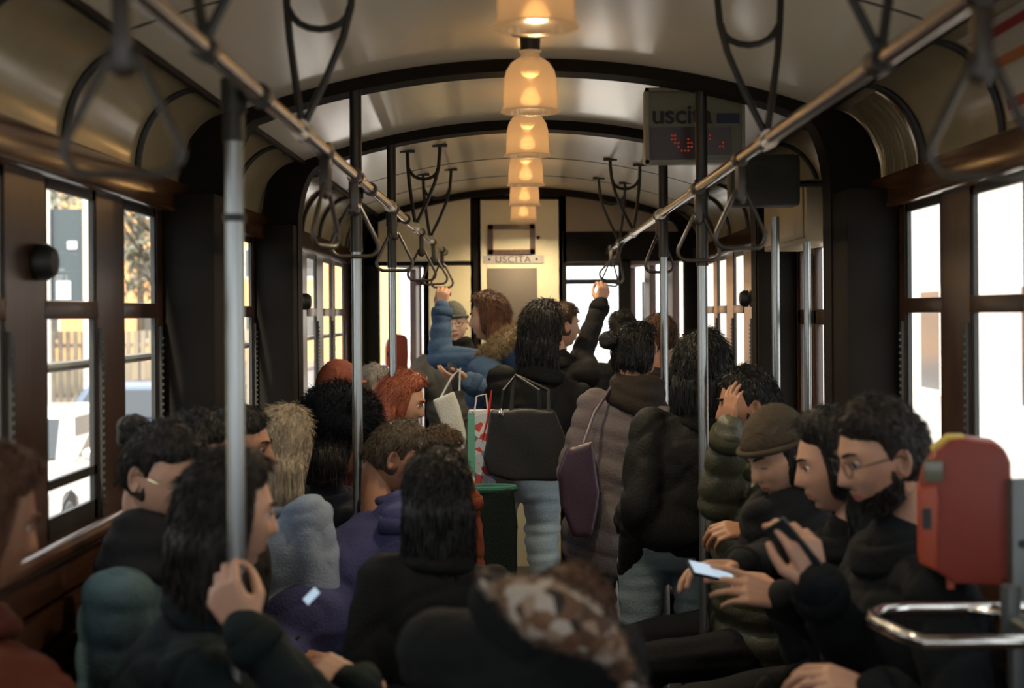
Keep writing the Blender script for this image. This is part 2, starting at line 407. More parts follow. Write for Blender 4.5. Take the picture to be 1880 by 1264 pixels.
# ---------------------------------------------------------------- longitudinal benches
def bench(y0, y1, side, label):
    X = XL if side < 0 else XR
    e = empty('wooden_bench', (X - side*0.25, (y0+y1)/2, 0), label, 'bench', 'slatted benches along the walls')
    m = MB()
    for k in range(7):
        xx = X - side*(0.09 + k*0.062); m.box((min(xx, xx - side*0.05), y0, 0.44 - 0.003*k), (max(xx, xx - side*0.05), y1, 0.462 - 0.003*k))
    m.build('seat', M_WOOD2, e, bevel=0.004)
    m = MB()
    for k in range(7):
        z = 0.50 + k*0.088; xx = X - side*(0.075 - 0.005*k); m.box((min(xx, xx - side*0.018), y0, z), (max(xx, xx - side*0.018), y1, z+0.075))
    m.tube([(X - side*0.075, y0, 1.135), (X - side*0.075, y1, 1.135)], 0.022, 10)
    m.build('backrest', M_WOOD2, e, bevel=0.003)
    for yy in (y0+0.08, (y0+y1)/2, y1-0.12):
        m = MB(); m.prism([(X - side*0.03, 0), (X - side*0.46, 0), (X - side*0.42, 0.06), (X - side*0.36, 0.40), (X - side*0.50, 0.44), (X - side*0.03, 0.44)], yy, yy+0.04)
        m.build('leg', M_IRON, e, bevel=0.004)
bench(0.6, 4.3, -1, 'long slatted wooden bench under the left windows nearest the camera')
bench(0.6, 4.3, 1, 'long slatted wooden bench under the bright right windows nearest the camera')
bench(6.2, 9.1, -1, 'slatted wooden bench under the far left windows')
bench(6.2, 9.1, 1, 'slatted wooden bench under the far right windows')

# ---------------------------------------------------------------- handrails and hangers
RZ = 2.055; RLX, RRX = -0.47, 0.59
for X, side, lab in ((RLX, -1, 'long shiny metal handrail under the ceiling on the left'), (RRX, 1, 'long shiny metal handrail under the ceiling on the right')):
    e = empty('handrail', (X, 5, RZ), lab, 'handrail')
    MB().tube([(X, 0.2 + 9.05*k/20, RZ) for k in range(21)], 0.0155, 16).build('rail', M_BRASS, e)
    MB().ell((X, 9.26, RZ), (0.022, 0.022, 0.022)).build('end_cap', M_BRASS, e)
    for yy in ((3.13, 4.2, 5.3, 6.6, 7.7) if side < 0 else (2.3, 3.35, 4.68, 5.84, 7.2, 8.2)):
        MB().tube([(X, yy-0.03, RZ), (X, yy+0.03, RZ)], 0.023, 14).build('collar', M_BRASS if yy > 2.5 else M_IRON, e)
HL = []
HANGL = [(2.15, 'black forked rail hanger at upper left closest to the camera'), (3.13, 'black forked rail hanger on the left in front of the first ceiling rib'),
         (6.6, 'thin forked rail hanger on the left, first behind the second rib'), (7.7, 'thin forked rail hanger on the left nearest the driver door')]
HANGR = [(2.3, 'black forked rail hanger at upper right closest to the camera'), (3.35, 'black forked rail hanger on the right above the exit sign'),
         (7.2, 'thin forked rail hanger on the right, first behind the exit sign'), (8.2, 'thin forked rail hanger on the right nearest the front end')]
def hanger(X, yy, lab):
    e = empty('rail_hanger', (X, yy, RZ), lab, 'rail hanger', 'forked hangers of the handrails')
    a, b = X - 0.035, X + 0.115
    if X > 0: a, b = X - 0.115, X + 0.035
    za, zb = ceil_z(a), ceil_z(b); m = MB()
    for s_, x, z in ((-1, a, za), (1, b, zb)):
        xt = X
        pts = [(x, z), (x, z - 0.03), (x + (X-x)*0.06, 2.33), (x + (X-x)*0.22, 2.26), (x + (X-x)*0.55, 2.17), (x + (X-x)*0.85, 2.10), (X, 2.065)]
        m.tube([(p[0], yy, p[1]) for p in pts], 0.0085, 8)
    U = [(a + (X-a)*0.08, 2.33)] + [((a+b)/2 - (b-a)/2*0.86*math.cos(t*pi/8), 2.325 - 0.045*math.sin(t*pi/8)) for t in range(1, 8)] + [(b + (X-b)*0.08, 2.33)]
    m.tube([(p[0], yy, p[1]) for p in U], 0.008, 8)
    m.build('fork', M_IRON, e)
    for x, z in ((a, za), (b, zb)):
        m = MB(); m.box((x-0.035, yy-0.012, z-0.012), (x+0.035, yy+0.012, z+0.002)); m.build('foot', M_IRON, e, bevel=0.003)
    MB().tube([(X, yy-0.018, RZ), (X, yy+0.018, RZ)], 0.021, 12).build('clamp', M_IRON, e)
for yy, lab in HANGL: hanger(RLX, yy, lab)
for yy, lab in HANGR: hanger(RRX, yy, lab)

def strap(X, yy, lab, tilt=0.0, twist=0.0, proto=[None], drop=0.115):
    """leather tab over the rail with a rounded triangular grip"""
    if proto[0] is None:
        e = empty('hanging_strap', (0, 0, 0), 'strap', 'strap', 'grab straps on the handrails')
        m = MB(); m.tube([(0, -0.016, 0), (0, 0.016, 0)], 0.0215, 14); m.box((-0.011, -0.013, -0.10), (0.011, 0.013, -0.015))
        m.build('band', M_RUBBER, e, bevel=0.003)
        m = MB(); pts = []
        cs = [(0, -0.10, 0.018), (0.062, -0.205, 0.030), (-0.062, -0.205, 0.030)]
        for q in range(3):
            cx_, cz_, r = cs[q]; base = [90, -30, 210][q]
            for k in range(9):
                aa = math.radians(base + 60 - 120*k/8); pts.append((cx_*0.62 + r*math.cos(aa), 0, cz_ + (0.0 if q else 0.0) + r*math.sin(aa)))
        m.tube(pts, 0.0062, 10, closed=True)
        m.ell((0, 0, -0.098), (0.02, 0.012, 0.022))
        m.build('grip_loop', M_RUBBER, e)
        proto[0] = e; e2 = e
    else: e2 = copy_tree(proto[0])
    e2.location = (X, yy, RZ); e2.rotation_euler = (0, tilt, twist); e2['label'] = lab
    return e2
SL = [(1.70, 'blurred grab strap at upper left closest to the camera', 0, 0.1), (3.50, 'grab strap on the left rail in front of the first dark column', 0, 1.25), (4.12, 'grab strap on the left rail beside the tall centre pole', 0, 0.2),
      (5.45, 'grab strap hanging before the thinner left pole', 0, 0.1), (7.0, 'grab strap above the grey beanie man, first of three', 0, 0.1),
      (7.95, 'grab strap gripped by the raised hand of the woman in blue', -0.05, 0.1), (8.9, 'last grab strap of the left rail, by the cream panel', 0, 0.2)]
for yy, lab, ti, tw in SL: strap(RLX, yy, lab, ti, tw)
SR = [(1.80, 'blurred grab strap at upper right closest to the camera', 0, 0.1), (3.75, 'grab strap on the right rail below the dark speaker box', 0, 0.15), (4.62, 'grab strap on the right rail beside the tall pole', 0, 0.1),
      (5.9, 'grab strap on the right rail behind the tall pole', 0, 0.5), (8.0, 'grab strap gripped by the dark sleeve reaching up on the right', 0.30, 0.1), (8.8, 'last grab strap of the right rail', 0.1, 0.7)]
for yy, lab, ti, tw in SR: strap(RRX, yy, lab, ti, tw)

# ---------------------------------------------------------------- poles
def pole(x, y, z0, z1, r, lab, rings=(), top=None, g='upright grab poles'):
    e = empty('grab_pole', (x, y, 0), lab, 'pole', g)
    MB().tube([(x, y, z0), (x, y, z1)], r, 20).build('tube', M_POLE, e)
    for z in rings: MB().tube([(x, y, z-0.007), (x, y, z+0.007)], r+0.004, 20).build('ring', M_IRON, e)
    MB().lathe([(r+0.03, 0), (r+0.028, 0.012), (r+0.006, 0.03), (r, 0.032)], (x, y, z0), 20).build('base_flange', M_IRON, e)
    if top:
        MB().tube([(x, y, top[0]), (x, y, top[1])], r+0.003, 20).build('upper_sleeve', M_IRON, e)
    return e
pole(-0.518, 2.61, 0, 1.98, 0.0172, 'thick grey steel pole at left gripped by a hand', (1.83,), (1.97, 2.08))
pole(-0.517, 4.58, 0, 1.86, 0.0165, 'grey steel pole at the first ceiling rib behind the fur hat', (1.86,), (1.86, ceil_z(-0.517)))
pole(-0.529, 6.02, 0, 1.85, 0.0165, 'thin grey steel pole at the second rib in front of the red hair', (), (1.85, ceil_z(-0.529)))
pole(0.604, 4.64, 0, 1.82, 0.0165, 'grey steel pole in front of the tall dark figure', (1.81,), (1.82, ceil_z(0.604)))
pole(0.604, 5.86, 0, 1.88, 0.0165, 'grey steel pole behind the exit sign on the right', (), (1.88, ceil_z(0.604)))
pole(0.945, 5.20, 0, 2.0, 0.015, 'steel pole by the right door, left of the two door poles')
pole(1.03, 5.05, 0, 1.9, 0.013, 'steel pole by the right door, right of the two door poles')
pole(0.80, 9.0, 0, 1.85, 0.013, 'short thin pole at the front end beyond the hair bun')
pole(-0.86, 9.9, 0, 1.5, 0.016, 'short pole carrying the far red ticket machine')

# clamps between the poles and the handrails
for (px_, py_, X) in ((-0.518, 2.61, RLX), (-0.517, 4.58, RLX), (-0.529, 6.02, RLX), (0.604, 4.64, RRX), (0.604, 5.86, RRX)):
    m = MB(); m.tube([(px_, py_, RZ), (X, py_, RZ)], 0.012, 10); m.tube([(px_, py_, RZ-0.03), (px_, py_, RZ+0.03)], 0.024, 14); m.tube([(X, py_-0.02, RZ), (X, py_+0.02, RZ)], 0.0225, 14)
    tag(m.build('pole_clamp', M_IRON, loc=(px_, py_, RZ)), {2.61: 'dark clamp joining the nearest left pole to its handrail', 4.58: 'dark clamp joining the left pole at the first rib to the handrail', 6.02: 'dark clamp joining the thin left pole at the second rib to the handrail', 4.64: 'dark clamp joining the nearer right pole to the handrail', 5.86: 'dark clamp joining the farther right pole to the handrail'}[py_], 'clamp', 'clamps between poles and rails')

# ---------------------------------------------------------------- ceiling lamps
M_SHADE = bpy.data.materials.new('amber_glass_shade'); M_SHADE.use_nodes = True
nt = M_SHADE.node_tree
for n in list(nt.nodes): nt.nodes.remove(n)
o_ = nt.nodes.new('ShaderNodeOutputMaterial'); tr = nt.nodes.new('ShaderNodeBsdfTranslucent'); tp = nt.nodes.new('ShaderNodeBsdfTransparent'); gl = nt.nodes.new('ShaderNodeBsdfGlossy')
em = nt.nodes.new('ShaderNodeEmission'); ad = nt.nodes.new('ShaderNodeAddShader')
tr.inputs[0].default_value = (0.013, 0.0088, 0.0052, 1); tp.inputs[0].default_value = (0.9, 0.75, 0.55, 1); gl.inputs['Roughness'].default_value = 0.15; gl.inputs[0].default_value = (1, 0.8, 0.6, 1)
em.inputs[0].default_value = (1.0, 0.56, 0.25, 1); em.inputs[1].default_value = 0.17
m1 = nt.nodes.new('ShaderNodeMixShader'); m1.inputs[0].default_value = 0.16; m2 = nt.nodes.new('ShaderNodeMixShader'); m2.inputs[0].default_value = 0.08
nt.links.new(tr.outputs[0], m1.inputs[1]); nt.links.new(tp.outputs[0], m1.inputs[2]); nt.links.new(m1.outputs[0], m2.inputs[1]); nt.links.new(gl.outputs[0], m2.inputs[2])
nt.links.new(m2.outputs[0], ad.inputs[0]); nt.links.new(em.outputs[0], ad.inputs[1]); nt.links.new(ad.outputs[0], o_.inputs[0])
M_BULB = mat('lit_bulb', (1, 0.8, 0.5), 0.4, emis=(1.0, 0.66, 0.32), es=1.6)
def lamp_tree():
    e = empty('ceiling_lamp', (0, 0, 0), 'lamp', 'lamp', 'row of bell shaped ceiling lamps')
    prof = [(0.085, 0.0), (0.083, 0.006), (0.080, 0.012), (0.0795, 0.05), (0.077, 0.09), (0.070, 0.118), (0.056, 0.140), (0.038, 0.153), (0.028, 0.158), (0.026, 0.166), (0.034, 0.175)]
    inner = [(r - 0.003, z) for r, z in prof]
    m = MB(); m.lathe(prof + inner[::-1] + [prof[0]], n=64)
    nv = len(m.v)
    vv = []
    for i, (x, y, z) in enumerate(m.v):       # moulded ribs of the pressed glass
        a = math.atan2(y, x); k = 1 + 0.006*math.sin(a*32) if z > 0.012 else 1; vv.append((x*k, y*k, z))
    m.v = vv; m.build('shade', M_SHADE, e, angle=60)
    m = MB(); m.tube([(0.085*math.cos(t*pi/24), 0.085*math.sin(t*pi/24), 0) for t in range(48)], 0.0025, 6, closed=True); m.build('rim', M_SHADE, e)
    m = MB(); m.lathe([(0.0, 0.235), (0.055, 0.235), (0.055, 0.222), (0.03, 0.215), (0.028, 0.172), (0.0, 0.165)]); m.build('holder', M_IRON, e)
    m = MB(); m.ell((0, 0, 0.122), (0.030, 0.030, 0.024)); m.tube([(0, 0, 0.14), (0, 0, 0.168)], 0.014, 12); m.build('bulb', M_BULB, e)
    return e
LY = [2.90, 4.11, 5.25, 6.45, 7.64, 8.86]
LAB = ['amber glass ceiling lamp cut by the top edge, nearest the camera', 'largest wholly visible amber bell lamp, second in the row', 'amber bell lamp, third in the row along the ceiling',
       'amber bell lamp, fourth in the row along the ceiling', 'small amber bell lamp, fifth in the row', 'smallest amber bell lamp, in front of the driver door']
L0 = lamp_tree()
for k, y in enumerate(LY):
    l = L0 if k == 0 else copy_tree(L0)
    l.location = (CX, y, 2.235); l['label'] = LAB[k]
    pl = bpy.data.lights.new('bulb_light', 'POINT'); pl.energy = 14.0; pl.color = (1.0, 0.79, 0.50); pl.shadow_soft_size = 0.03
    po = bpy.data.objects.new('bulb_light', pl); COL.objects.link(po); po.parent = l; po.location = (0, 0, 0.045)

# ---------------------------------------------------------------- exit sign
sg = empty('exit_sign', P(1280, 235, 4.85), 'hanging grey exit sign lettered uscita with a red display', 'sign')
m = MB(); ca = P(1190, 165, 4.85); cb_ = P(1372, 305, 4.85)
M_SIGN = mat('sign_grey_green', (0.17, 0.17, 0.12), 0.45, var=0.15)
m.box((ca.x, 4.85, cb_.z), (cb_.x, 4.93, ca.z)); m.build('housing', M_SIGN, sg, bevel=0.008)
m = MB(); a = P(1190, 165, 4.848); b = P(1372, 305, 4.848)
m.box((a.x, 4.842, a.z-0.012), (b.x, 4.852, a.z)); m.box((a.x, 4.842, b.z), (b.x, 4.852, b.z+0.012)); m.box((a.x, 4.842, b.z), (a.x+0.012, 4.852, a.z)); m.box((b.x-0.012, 4.842, b.z), (b.x, 4.852, a.z))
m.build('edge_frame', mat('sign_edge', (0.22, 0.21, 0.16), 0.4), sg, smooth=False)
m = MB()
for q in ((1199, 238, 1283, 297), (1300, 241, 1345, 290)):
    a = P(q[0], q[1], 4.85); b = P(q[2], q[3], 4.85); m.box((a.x, 4.840, b.z), (b.x, 4.85, a.z))
m.build('display', mat('red_display', (0.025, 0.008, 0.006), 0.3), sg, smooth=False)
text_obj('uscita', 0.090, P(1257, 216, 4.842), mat('sign_ink', (0.008, 0.010, 0.016), 0.6), sg, bold=0.0015, ext=0.001)
m = MB(); a = P(1322, 214, 4.84); b = P(1362, 231, 4.84); m.box((a.x, 4.838, b.z), (b.x, 4.85, a.z)); m.build('blue_bar', mat('sign_blue', (0.008, 0.012, 0.05), 0.5), sg, smooth=False)
m = MB()
led = {(0,0),(1,0),(0,1),(1,1),(1,2),(2,2),(5,1),(5,2),(6,2),(5,3),(6,3),(2,3),(3,4),(4,4),(5,4)}
for (i, j) in led:
    c = P(1238 + i*6, 253 + j*7, 4.838); m.ell((c.x, 4.838, c.z), (0.0045, 0.003, 0.0045), sub=1)
for (i, j) in {(0,0),(0,1),(4,3),(3,3),(4,2)}:
    c = P(1308 + i*6, 253 + j*7, 4.838); m.ell((c.x, 4.838, c.z), (0.0045, 0.003, 0.0045), sub=1)
m.build('led_dots', mat('led_red', (0.3, 0.02, 0.01), 0.4, emis=(1.0, 0.10, 0.04), es=0.10), sg)
m = MB()
for x in (0.50, 0.74): m.tube([(x, 4.89, ca.z - 0.01), (x, 4.89, ceil_z(x))], 0.007, 8)
m.build('bracket', M_IRON, sg)

# speaker box and framed hatch on the right cove
e = empty('speaker_box', P(1410, 338, 4.9), 'dark rounded box mounted on the right cove beside the exit sign', 'speaker')
a = P(1344, 288, 4.88); b = P(1474, 386, 4.88)
m = MB(); m.box((a.x, 4.88, b.z), (b.x, 4.97, a.z)); m.build('case', mat('box_dark', (0.03, 0.03, 0.025), 0.55, var=0.2, bump=0.1, bscale=300), e, bevel=0.02)
m = MB(); m.box((a.x+0.02, 4.876, b.z+0.02), (b.x-0.02, 4.885, a.z-0.02)); m.build('grille', mat('grille_dark', (0.04, 0.04, 0.033), 0.7, bump=0.4, bscale=400), e, bevel=0.003)
m = MB(); m.tube([(b.x-0.03, 4.92, b.z+0.08), (XR-0.05, 4.92, b.z+0.08)], 0.012, 8); m.build('bracket', M_IRON, e)
e = empty('wall_cabinet', (XR-0.10, 5.3, 2.05), 'cream hatch cabinet with a keyhole behind the dark box', 'cabinet')
m = MB(); m.box((XR-0.15, 5.02, 1.90), (XR+0.0, 5.88, 2.12)); m.build('body', mat('hatch_cream', (0.34, 0.27, 0.16), 0.4, var=0.1), e, bevel=0.006)
m = MB(); m.box((XR-0.156, 5.06, 1.915), (XR-0.148, 5.84, 2.10)); m.build('door', mat('hatch_door', (0.28, 0.22, 0.13), 0.4), e, bevel=0.003)

# shiny framed panel on the right cove, left of the strip
e = empty('advert_panel', (XR-0.06, 4.3, 2.2), 'shiny brass toned panel bent over the right cove', 'panel')
arc = [(XR-0.19 + 0.18*math.cos(pi/2*k/14), BEAM + (ceil_z(XR-0.18)-BEAM)*math.sin(pi/2*k/14)) for k in range(12)]
m = MB(); m.prism(arc + [(p[0]+0.006, p[1]+0.004) for p in arc[::-1]], 4.12, 4.50)
m.build('sheet', mat('shiny_gold_sheet', (0.85, 0.74, 0.46), 0.26, 0.8, bump=0.6, bscale=3.5, stretch=(1, 4, 1)), e, angle=30)
m = MB()
for yy in (4.11, 4.505): m.tube([(p[0]-0.003, yy, p[1]) for p in arc], 0.006, 8)
m.tube([(arc[0][0], 4.11, arc[0][1]), (arc[0][0], 4.505, arc[0][1])], 0.006, 8)
m.build('frame', M_BRASS, e)

# posters on the cove at the upper right edge
def poster(y0, y1, k0, k1, lab, bands, side=1, base=(0.55, 0.52, 0.45)):
    X = XR if side > 0 else XL
    A = [(X - side*0.19 + side*0.18*math.cos(pi/2*k/14), BEAM + (ceil_z(X - side*0.18)-BEAM)*math.sin(pi/2*k/14)) for k in range(15)]
    e = empty('poster', (X - side*0.06, (y0+y1)/2, 2.2), lab, 'poster')
    a_ = A[k0:k1+1]; m = MB(); m.prism(a_ + [(p[0]+side*0.004, p[1]+0.003) for p in a_[::-1]], y0, y1); m.build('sheet', mat('poster_paper', base, 0.35), e, angle=30)
    for (i0, i1, col, nm) in bands:
        a_ = [(p[0]-side*0.002, p[1]-0.001) for p in A[i0:i1+1]]; m = MB(); m.prism(a_ + [(p[0]+side*0.002, p[1]+0.001) for p in a_[::-1]], y0+0.02, y1-0.02)
        m.build('printed_band', mat(nm, col, 0.4), e, angle=30)
poster(2.80, 3.36, 1, 11, 'poster with red and orange bands at the upper right edge', [(2, 3, (0.35, 0.03, 0.02), 'print_red'), (6, 7, (0.5, 0.18, 0.05), 'print_orange'), (9, 10, (0.35, 0.03, 0.02), 'print_red')])
# round knobs on two pillars
for (x, y, z, lab) in ((XL+0.018, 3.215, 1.775, 'round black knob on the near left window pillar'), (XL+0.02, 7.18, 1.72, 'round black knob on the far left window pillar'), (XR-0.02, 7.20, 1.72, 'round black knob on the far right window pillar')):
    s_ = 1 if x < 0 else -1
    m = MB(); m.lathe([(0.0, 0.03), (0.03, 0.026), (0.042, 0.01), (0.042, -0.015), (0.0, -0.02)], n=24); o = m.build('pillar_knob', M_BLACK, loc=(0, 0, 0))
    o.location = (x, y, z); o.rotation_euler = (0, s_*pi/2, 0); tag(o, lab, 'knob', 'round knobs on the pillars')
# ---------------------------------------------------------------- ticket machines and grab loop
def validator(loc, rz, s, lab, sticker=True):
    """red ticket stamping box with a sloping top corner; local x = width, y = depth (front faces -x), z up"""
    e = empty('ticket_machine', loc, lab, 'ticket machine')
    red = mat('machine_red', (0.23, 0.030, 0.015), 0.5, var=0.12, vscale=10)
    org = mat('machine_orange', (0.36, 0.052, 0.018), 0.45)
    m = MB()
    prof = [(-0.085, -0.105), (-0.055, -0.118), (-0.02, -0.140), (0.075, -0.142), (0.086, -0.130), (0.090, 0.0), (0.088, 0.105), (0.078, 0.132), (0.055, 0.145), (0.0, 0.152), (-0.03, 0.150), (-0.055, 0.128), (-0.080, 0.085), (-0.086, 0.06)]
    m.prism(prof, -0.06, 0.06); b = m.build('case', red, None, bevel=0.014); b.parent = e
    m = MB(); m.prism([(-0.090, -0.10), (-0.055, -0.112), (-0.050, 0.03), (-0.055, 0.06), (-0.090, 0.05)], -0.066, 0.066); f = m.build('front_strip', org, None, bevel=0.006); f.parent = e
    m = MB(); m.box((-0.083, -0.0675, -0.03), (-0.066, -0.065, 0.012)); q = m.build('ticket_slot', M_BLACK, None, smooth=False); q.parent = f
    if sticker:
        m = MB(); m.prism([(-0.060, 0.123), (-0.031, 0.146), (0.0, 0.150), (0.0, 0.154), (-0.032, 0.153), (-0.064, 0.126)], -0.045, 0.045); q = m.build('yellow_sticker', mat('sticker_yellow', (0.55, 0.42, 0.06), 0.5), None); q.parent = e
        m = MB(); m.box((-0.080, -0.0665, 0.065), (-0.042, -0.059, 0.108)); q = m.build('display', mat('display_grey', (0.13, 0.13, 0.09), 0.25), None, bevel=0.004); q.parent = e
    m = MB(); m.box((-0.035, -0.03, -0.155), (-0.02, 0.03, -0.13)); q = m.build('keeper', org, None); q.parent = e
    e.rotation_euler = (0, 0, rz); e.scale = (s, s, s)
    return e
validator(P(1764, 950, 2.78), math.radians(-14), 0.96, 'large red ticket stamping machine at the right edge with yellow sticker')
validator(P(727, 645, 9.8) , math.radians(10), 0.85, 'small red ticket machine far away beyond the thin left pole')
e = empty('machine_post', (P(1866, 900, 2.7).x, 2.7, 0), 'grey metal post at the right edge holding the red ticket machine', 'post')
xq = P(1866, 900, 2.7).x
m = MB(); m.box((xq-0.020, 2.68, 0), (xq+0.020, 2.72, 1.33)); m.build('column', M_GREY, e, bevel=0.005)
m = MB(); m.box((xq-0.045, 2.715, 1.17), (xq+0.015, 2.74, 1.26)); m.build('bracket', M_GREY, e, bevel=0.004)
m = MB(); m.tube([(xq, 2.682, 1.21), (xq, 2.674, 1.21)], 0.008, 8); m.build('bolt', M_IRON, e)
# chrome loop
zl = 1.10
def atz(px, py, z):      # ground plane intersection at height z
    Y = 1.0; a = P(px, py, 1.0); return Vector((a.x, 1, a.z - CAMZ)) * ((z - CAMZ) / (a.z - CAMZ)) + Vector((0, 0, CAMZ))
c = [atz(1880, 1122, zl), atz(1660, 1128, zl), atz(1612, 1131, zl), atz(1592, 1139, zl), atz(1596, 1150, zl), atz(1618, 1162, zl), atz(1660, 1182, zl), atz(1690, 1190, zl), atz(1740, 1191, zl), atz(1960, 1189, zl)]
c[0] = c[1] + Vector((0.36, 0, 0)); c[-1] = Vector((c[0].x, c[-2].y, zl))
e = empty('grab_loop', (c[0].x, c[0].y, zl), 'polished chrome grab loop below the red ticket machine', 'grab rail')
m = MB(); m.tube(c + [c[-1] + Vector((0.05, 0.04, 0))], 0.0120, 14); m.build('bent_tube', M_CHROME, e)
m = MB(); pp = atz(1848, 1150, zl); m.tube([(pp.x, pp.y, zl-0.05), (pp.x, pp.y, zl+0.06)], 0.018, 14); m.tube([(pp.x, c[1].y, zl), (pp.x, c[-2].y, zl)], 0.010, 10)
m.build('clamp', M_GREY, e)
m = MB(); pp2 = atz(1775, 1132, zl); m.tube([pp2, pp2 + Vector((0.05, -0.07, 0.005)), pp2 + Vector((0.10, -0.09, 0.0))], 0.008, 10); m.build('stay', M_CHROME, e)

# ---------------------------------------------------------------- the street outside
GZ = -0.78
struct(MB().box((-60, -20, GZ-0.2), (60, 160, GZ)).build('ground', mat('pale_asphalt', (0.48, 0.46, 0.44), 0.85, bump=0.2, var=0.12, vscale=0.6), smooth=False))
# hatch cabinet light strips, kerb and verge on the left
struct(MB().box((-9.2, -20, GZ), (-1.6, 66, GZ+0.01)).build('road', mat('dark_asphalt', (0.15, 0.15, 0.155), 0.8, bump=0.2, var=0.15, vscale=1.0), smooth=False))
struct(MB().box((-13.5, 4, GZ), (-9.2, 120, GZ+0.12)).build('pavement', mat('pavement_grey', (0.22, 0.20, 0.18), 0.9, var=0.1), smooth=False))
struct(MB().box((-60, 4, GZ), (-13.5, 120, GZ+0.16)).build('verge', mat('dry_grass', (0.20, 0.17, 0.09), 0.95, bump=0.6, bscale=20, var=0.4, vscale=2), smooth=False))

def car(loc, rz, col, lab, big=1.0):
    e = empty('car', loc, lab, 'car'); e.rotation_euler = (0, 0, rz)
    L, W = 4.3, 0.86
    paint = mat('car_paint_' + lab.split()[0], col, 0.25, 0.2, coat=0.8)
    prof = [(-2.15,0.30),(-2.12,0.62),(-1.95,0.78),(-1.15,0.90),(-0.55,1.34),(-0.1,1.43),(0.7,1.42),(1.35,1.15),(1.75,0.98),(2.1,0.92),(2.15,0.55),(2.1,0.28),(1.72,0.26),(1.62,0.52),(1.35,0.64),(1.05,0.52),(0.95,0.24),(-0.95,0.24),(-1.05,0.52),(-1.32,0.64),(-1.60,0.52),(-1.70,0.26)]
    m = MB(); n = len(prof); rings = []
    for t in (-1, -0.93, -0.6, 0, 0.6, 0.93, 1):
        ring = []
        for (x, z) in prof:
            wz = W - (max(0, z-0.85)*0.38); ring.append((t*wz, x * (1 if abs(t) < 0.9 else (0.985 if abs(t) < 1 else 0.96)), z if abs(t) < 0.95 or z < 0.9 else z - 0.03))
        rings.append(ring)
    v = [q for r in rings for q in r]; f = []
    for i in range(6):
        for k in range(n): l = (k+1) % n; f.append((i*n+k, i*n+l, (i+1)*n+l, (i+1)*n+k))
    f += [tuple(range(n)), tuple(6*n+k for k in range(n))[::-1]]
    m.add(v, f); b = m.build('car_body', paint, None, angle=35); b.parent = e
    gl = mat('car_glass', (0.02, 0.025, 0.03), 0.08, coat=0.5)
    def part(nm, mb, mt, par=e, **k): q = mb.build(nm, mt, None, **k); q.parent = par; return q
    m = MB(); m.add([(-0.66,-1.12,0.93),(0.66,-1.12,0.93),(0.54,-0.60,1.31),(-0.54,-0.60,1.31),(-0.66,-1.14,0.94),(0.66,-1.14,0.94),(0.54,-0.62,1.32),(-0.54,-0.62,1.32)], [(0,1,2,3),(4,5,6,7),(0,1,5,4),(1,2,6,5),(2,3,7,6),(3,0,4,7)]); part('windscreen', m, gl, smooth=False)
    m = MB(); m.box((-0.6, -2.165, 0.42), (0.6, -2.13, 0.56)); part('grille', m, M_BLACK)
    m = MB(); m.box((-0.26, -2.175, 0.32), (0.26, -2.15, 0.42)); part('number_plate', m, mat('plate_white', (0.7, 0.7, 0.68), 0.4))
    for s_ in (-1, 1):
        m = MB(); m.ell((s_*0.64, -2.05, 0.66), (0.16, 0.09, 0.075)); part('headlight', m, mat('headlight', (0.8, 0.8, 0.78), 0.1, 0.3))
        m = MB(); m.add([(s_*0.80,-0.95,0.93),(s_*0.80,1.2,0.96),(s_*0.66,0.7,1.33),(s_*0.66,-0.5,1.33)], [(0,1,2,3)]); m.v += [(p[0]+s_*0.012, p[1], p[2]) for p in m.v[:4]]; m.f += [(4,5,6,7),(0,1,5,4),(1,2,6,5),(2,3,7,6),(3,0,4,7)]; m.m += [0]*5
        part('side_glass', m, gl, smooth=False)
        m = MB(); m.ell((s_*0.92, -0.75, 0.95), (0.10, 0.06, 0.07)); part('mirror', m, paint)
        for y in (-1.33, 1.34):
            m = MB(); m.lathe([(0.0,-0.09),(0.30,-0.10),(0.325,-0.06),(0.325,0.06),(0.30,0.10),(0.0,0.09)], n=28); q = part('wheel', m, M_BLACK); q.rotation_euler = (0, pi/2, 0); q.location = (s_*0.76, y, 0.325)
            h = MB().lathe([(0.0,-0.11),(0.18,-0.108),(0.2,-0.09),(0.2,0.09),(0.18,0.108),(0.0,0.11)], n=20).build('hub_cap', M_GREY, None); h.parent = q
    return e
car((-5.9, 22.0, GZ+0.01), 0.0, (0.05, 0.08, 0.16), 'blue saloon car parked outside behind the left windows')
car((-5.5, 16.0, GZ+0.01), 0.0, (0.75, 0.73, 0.70), 'white car parked outside, nearest to the left windows')
# street furniture on the left
e = empty('shelter_sign', P(122, 700, 29), 'dark panel on posts with small white notices seen through the left window', 'sign')
m = MB(); a = P(94, 372, 29); b = P(152, 545, 29); m.box((a.x, 29, b.z), (b.x, 29.2, a.z)); m.build('panel', mat('shelter_dark', (0.05, 0.07, 0.085), 0.5), e)
m = MB()
for q in ((126, 432, 143, 446), (105, 505, 130, 540)): a = P(q[0], q[1], 28.98); b = P(q[2], q[3], 28.98); m.box((a.x, 28.97, b.z), (b.x, 29, a.z))
m.build('notice', mat('notice_white', (0.85, 0.85, 0.85), 0.6), e, smooth=False)
m = MB()
for px in (90, 163): a = P(px, 300, 28.9); m.tube([(a.x, 28.9, GZ), (a.x, 28.9, a.z + 1)], 0.09 if px > 100 else 0.06, 10)
m.build('post', mat('post_pale', (0.62, 0.60, 0.56), 0.6), e)
e = empty('slat_fence', (-11.5, 40, GZ), 'pale slatted fence across the street outside the left windows', 'fence')
m = MB()
for k in range(46): m.box((-14.6 + 0.18*k*1.0, 34, GZ+0.15), (-14.6 + 0.18*k + 0.13, 34.05, GZ+2.1))
m.build('slats', mat('fence_tan', (0.28, 0.24, 0.19), 0.8), e, smooth=False)
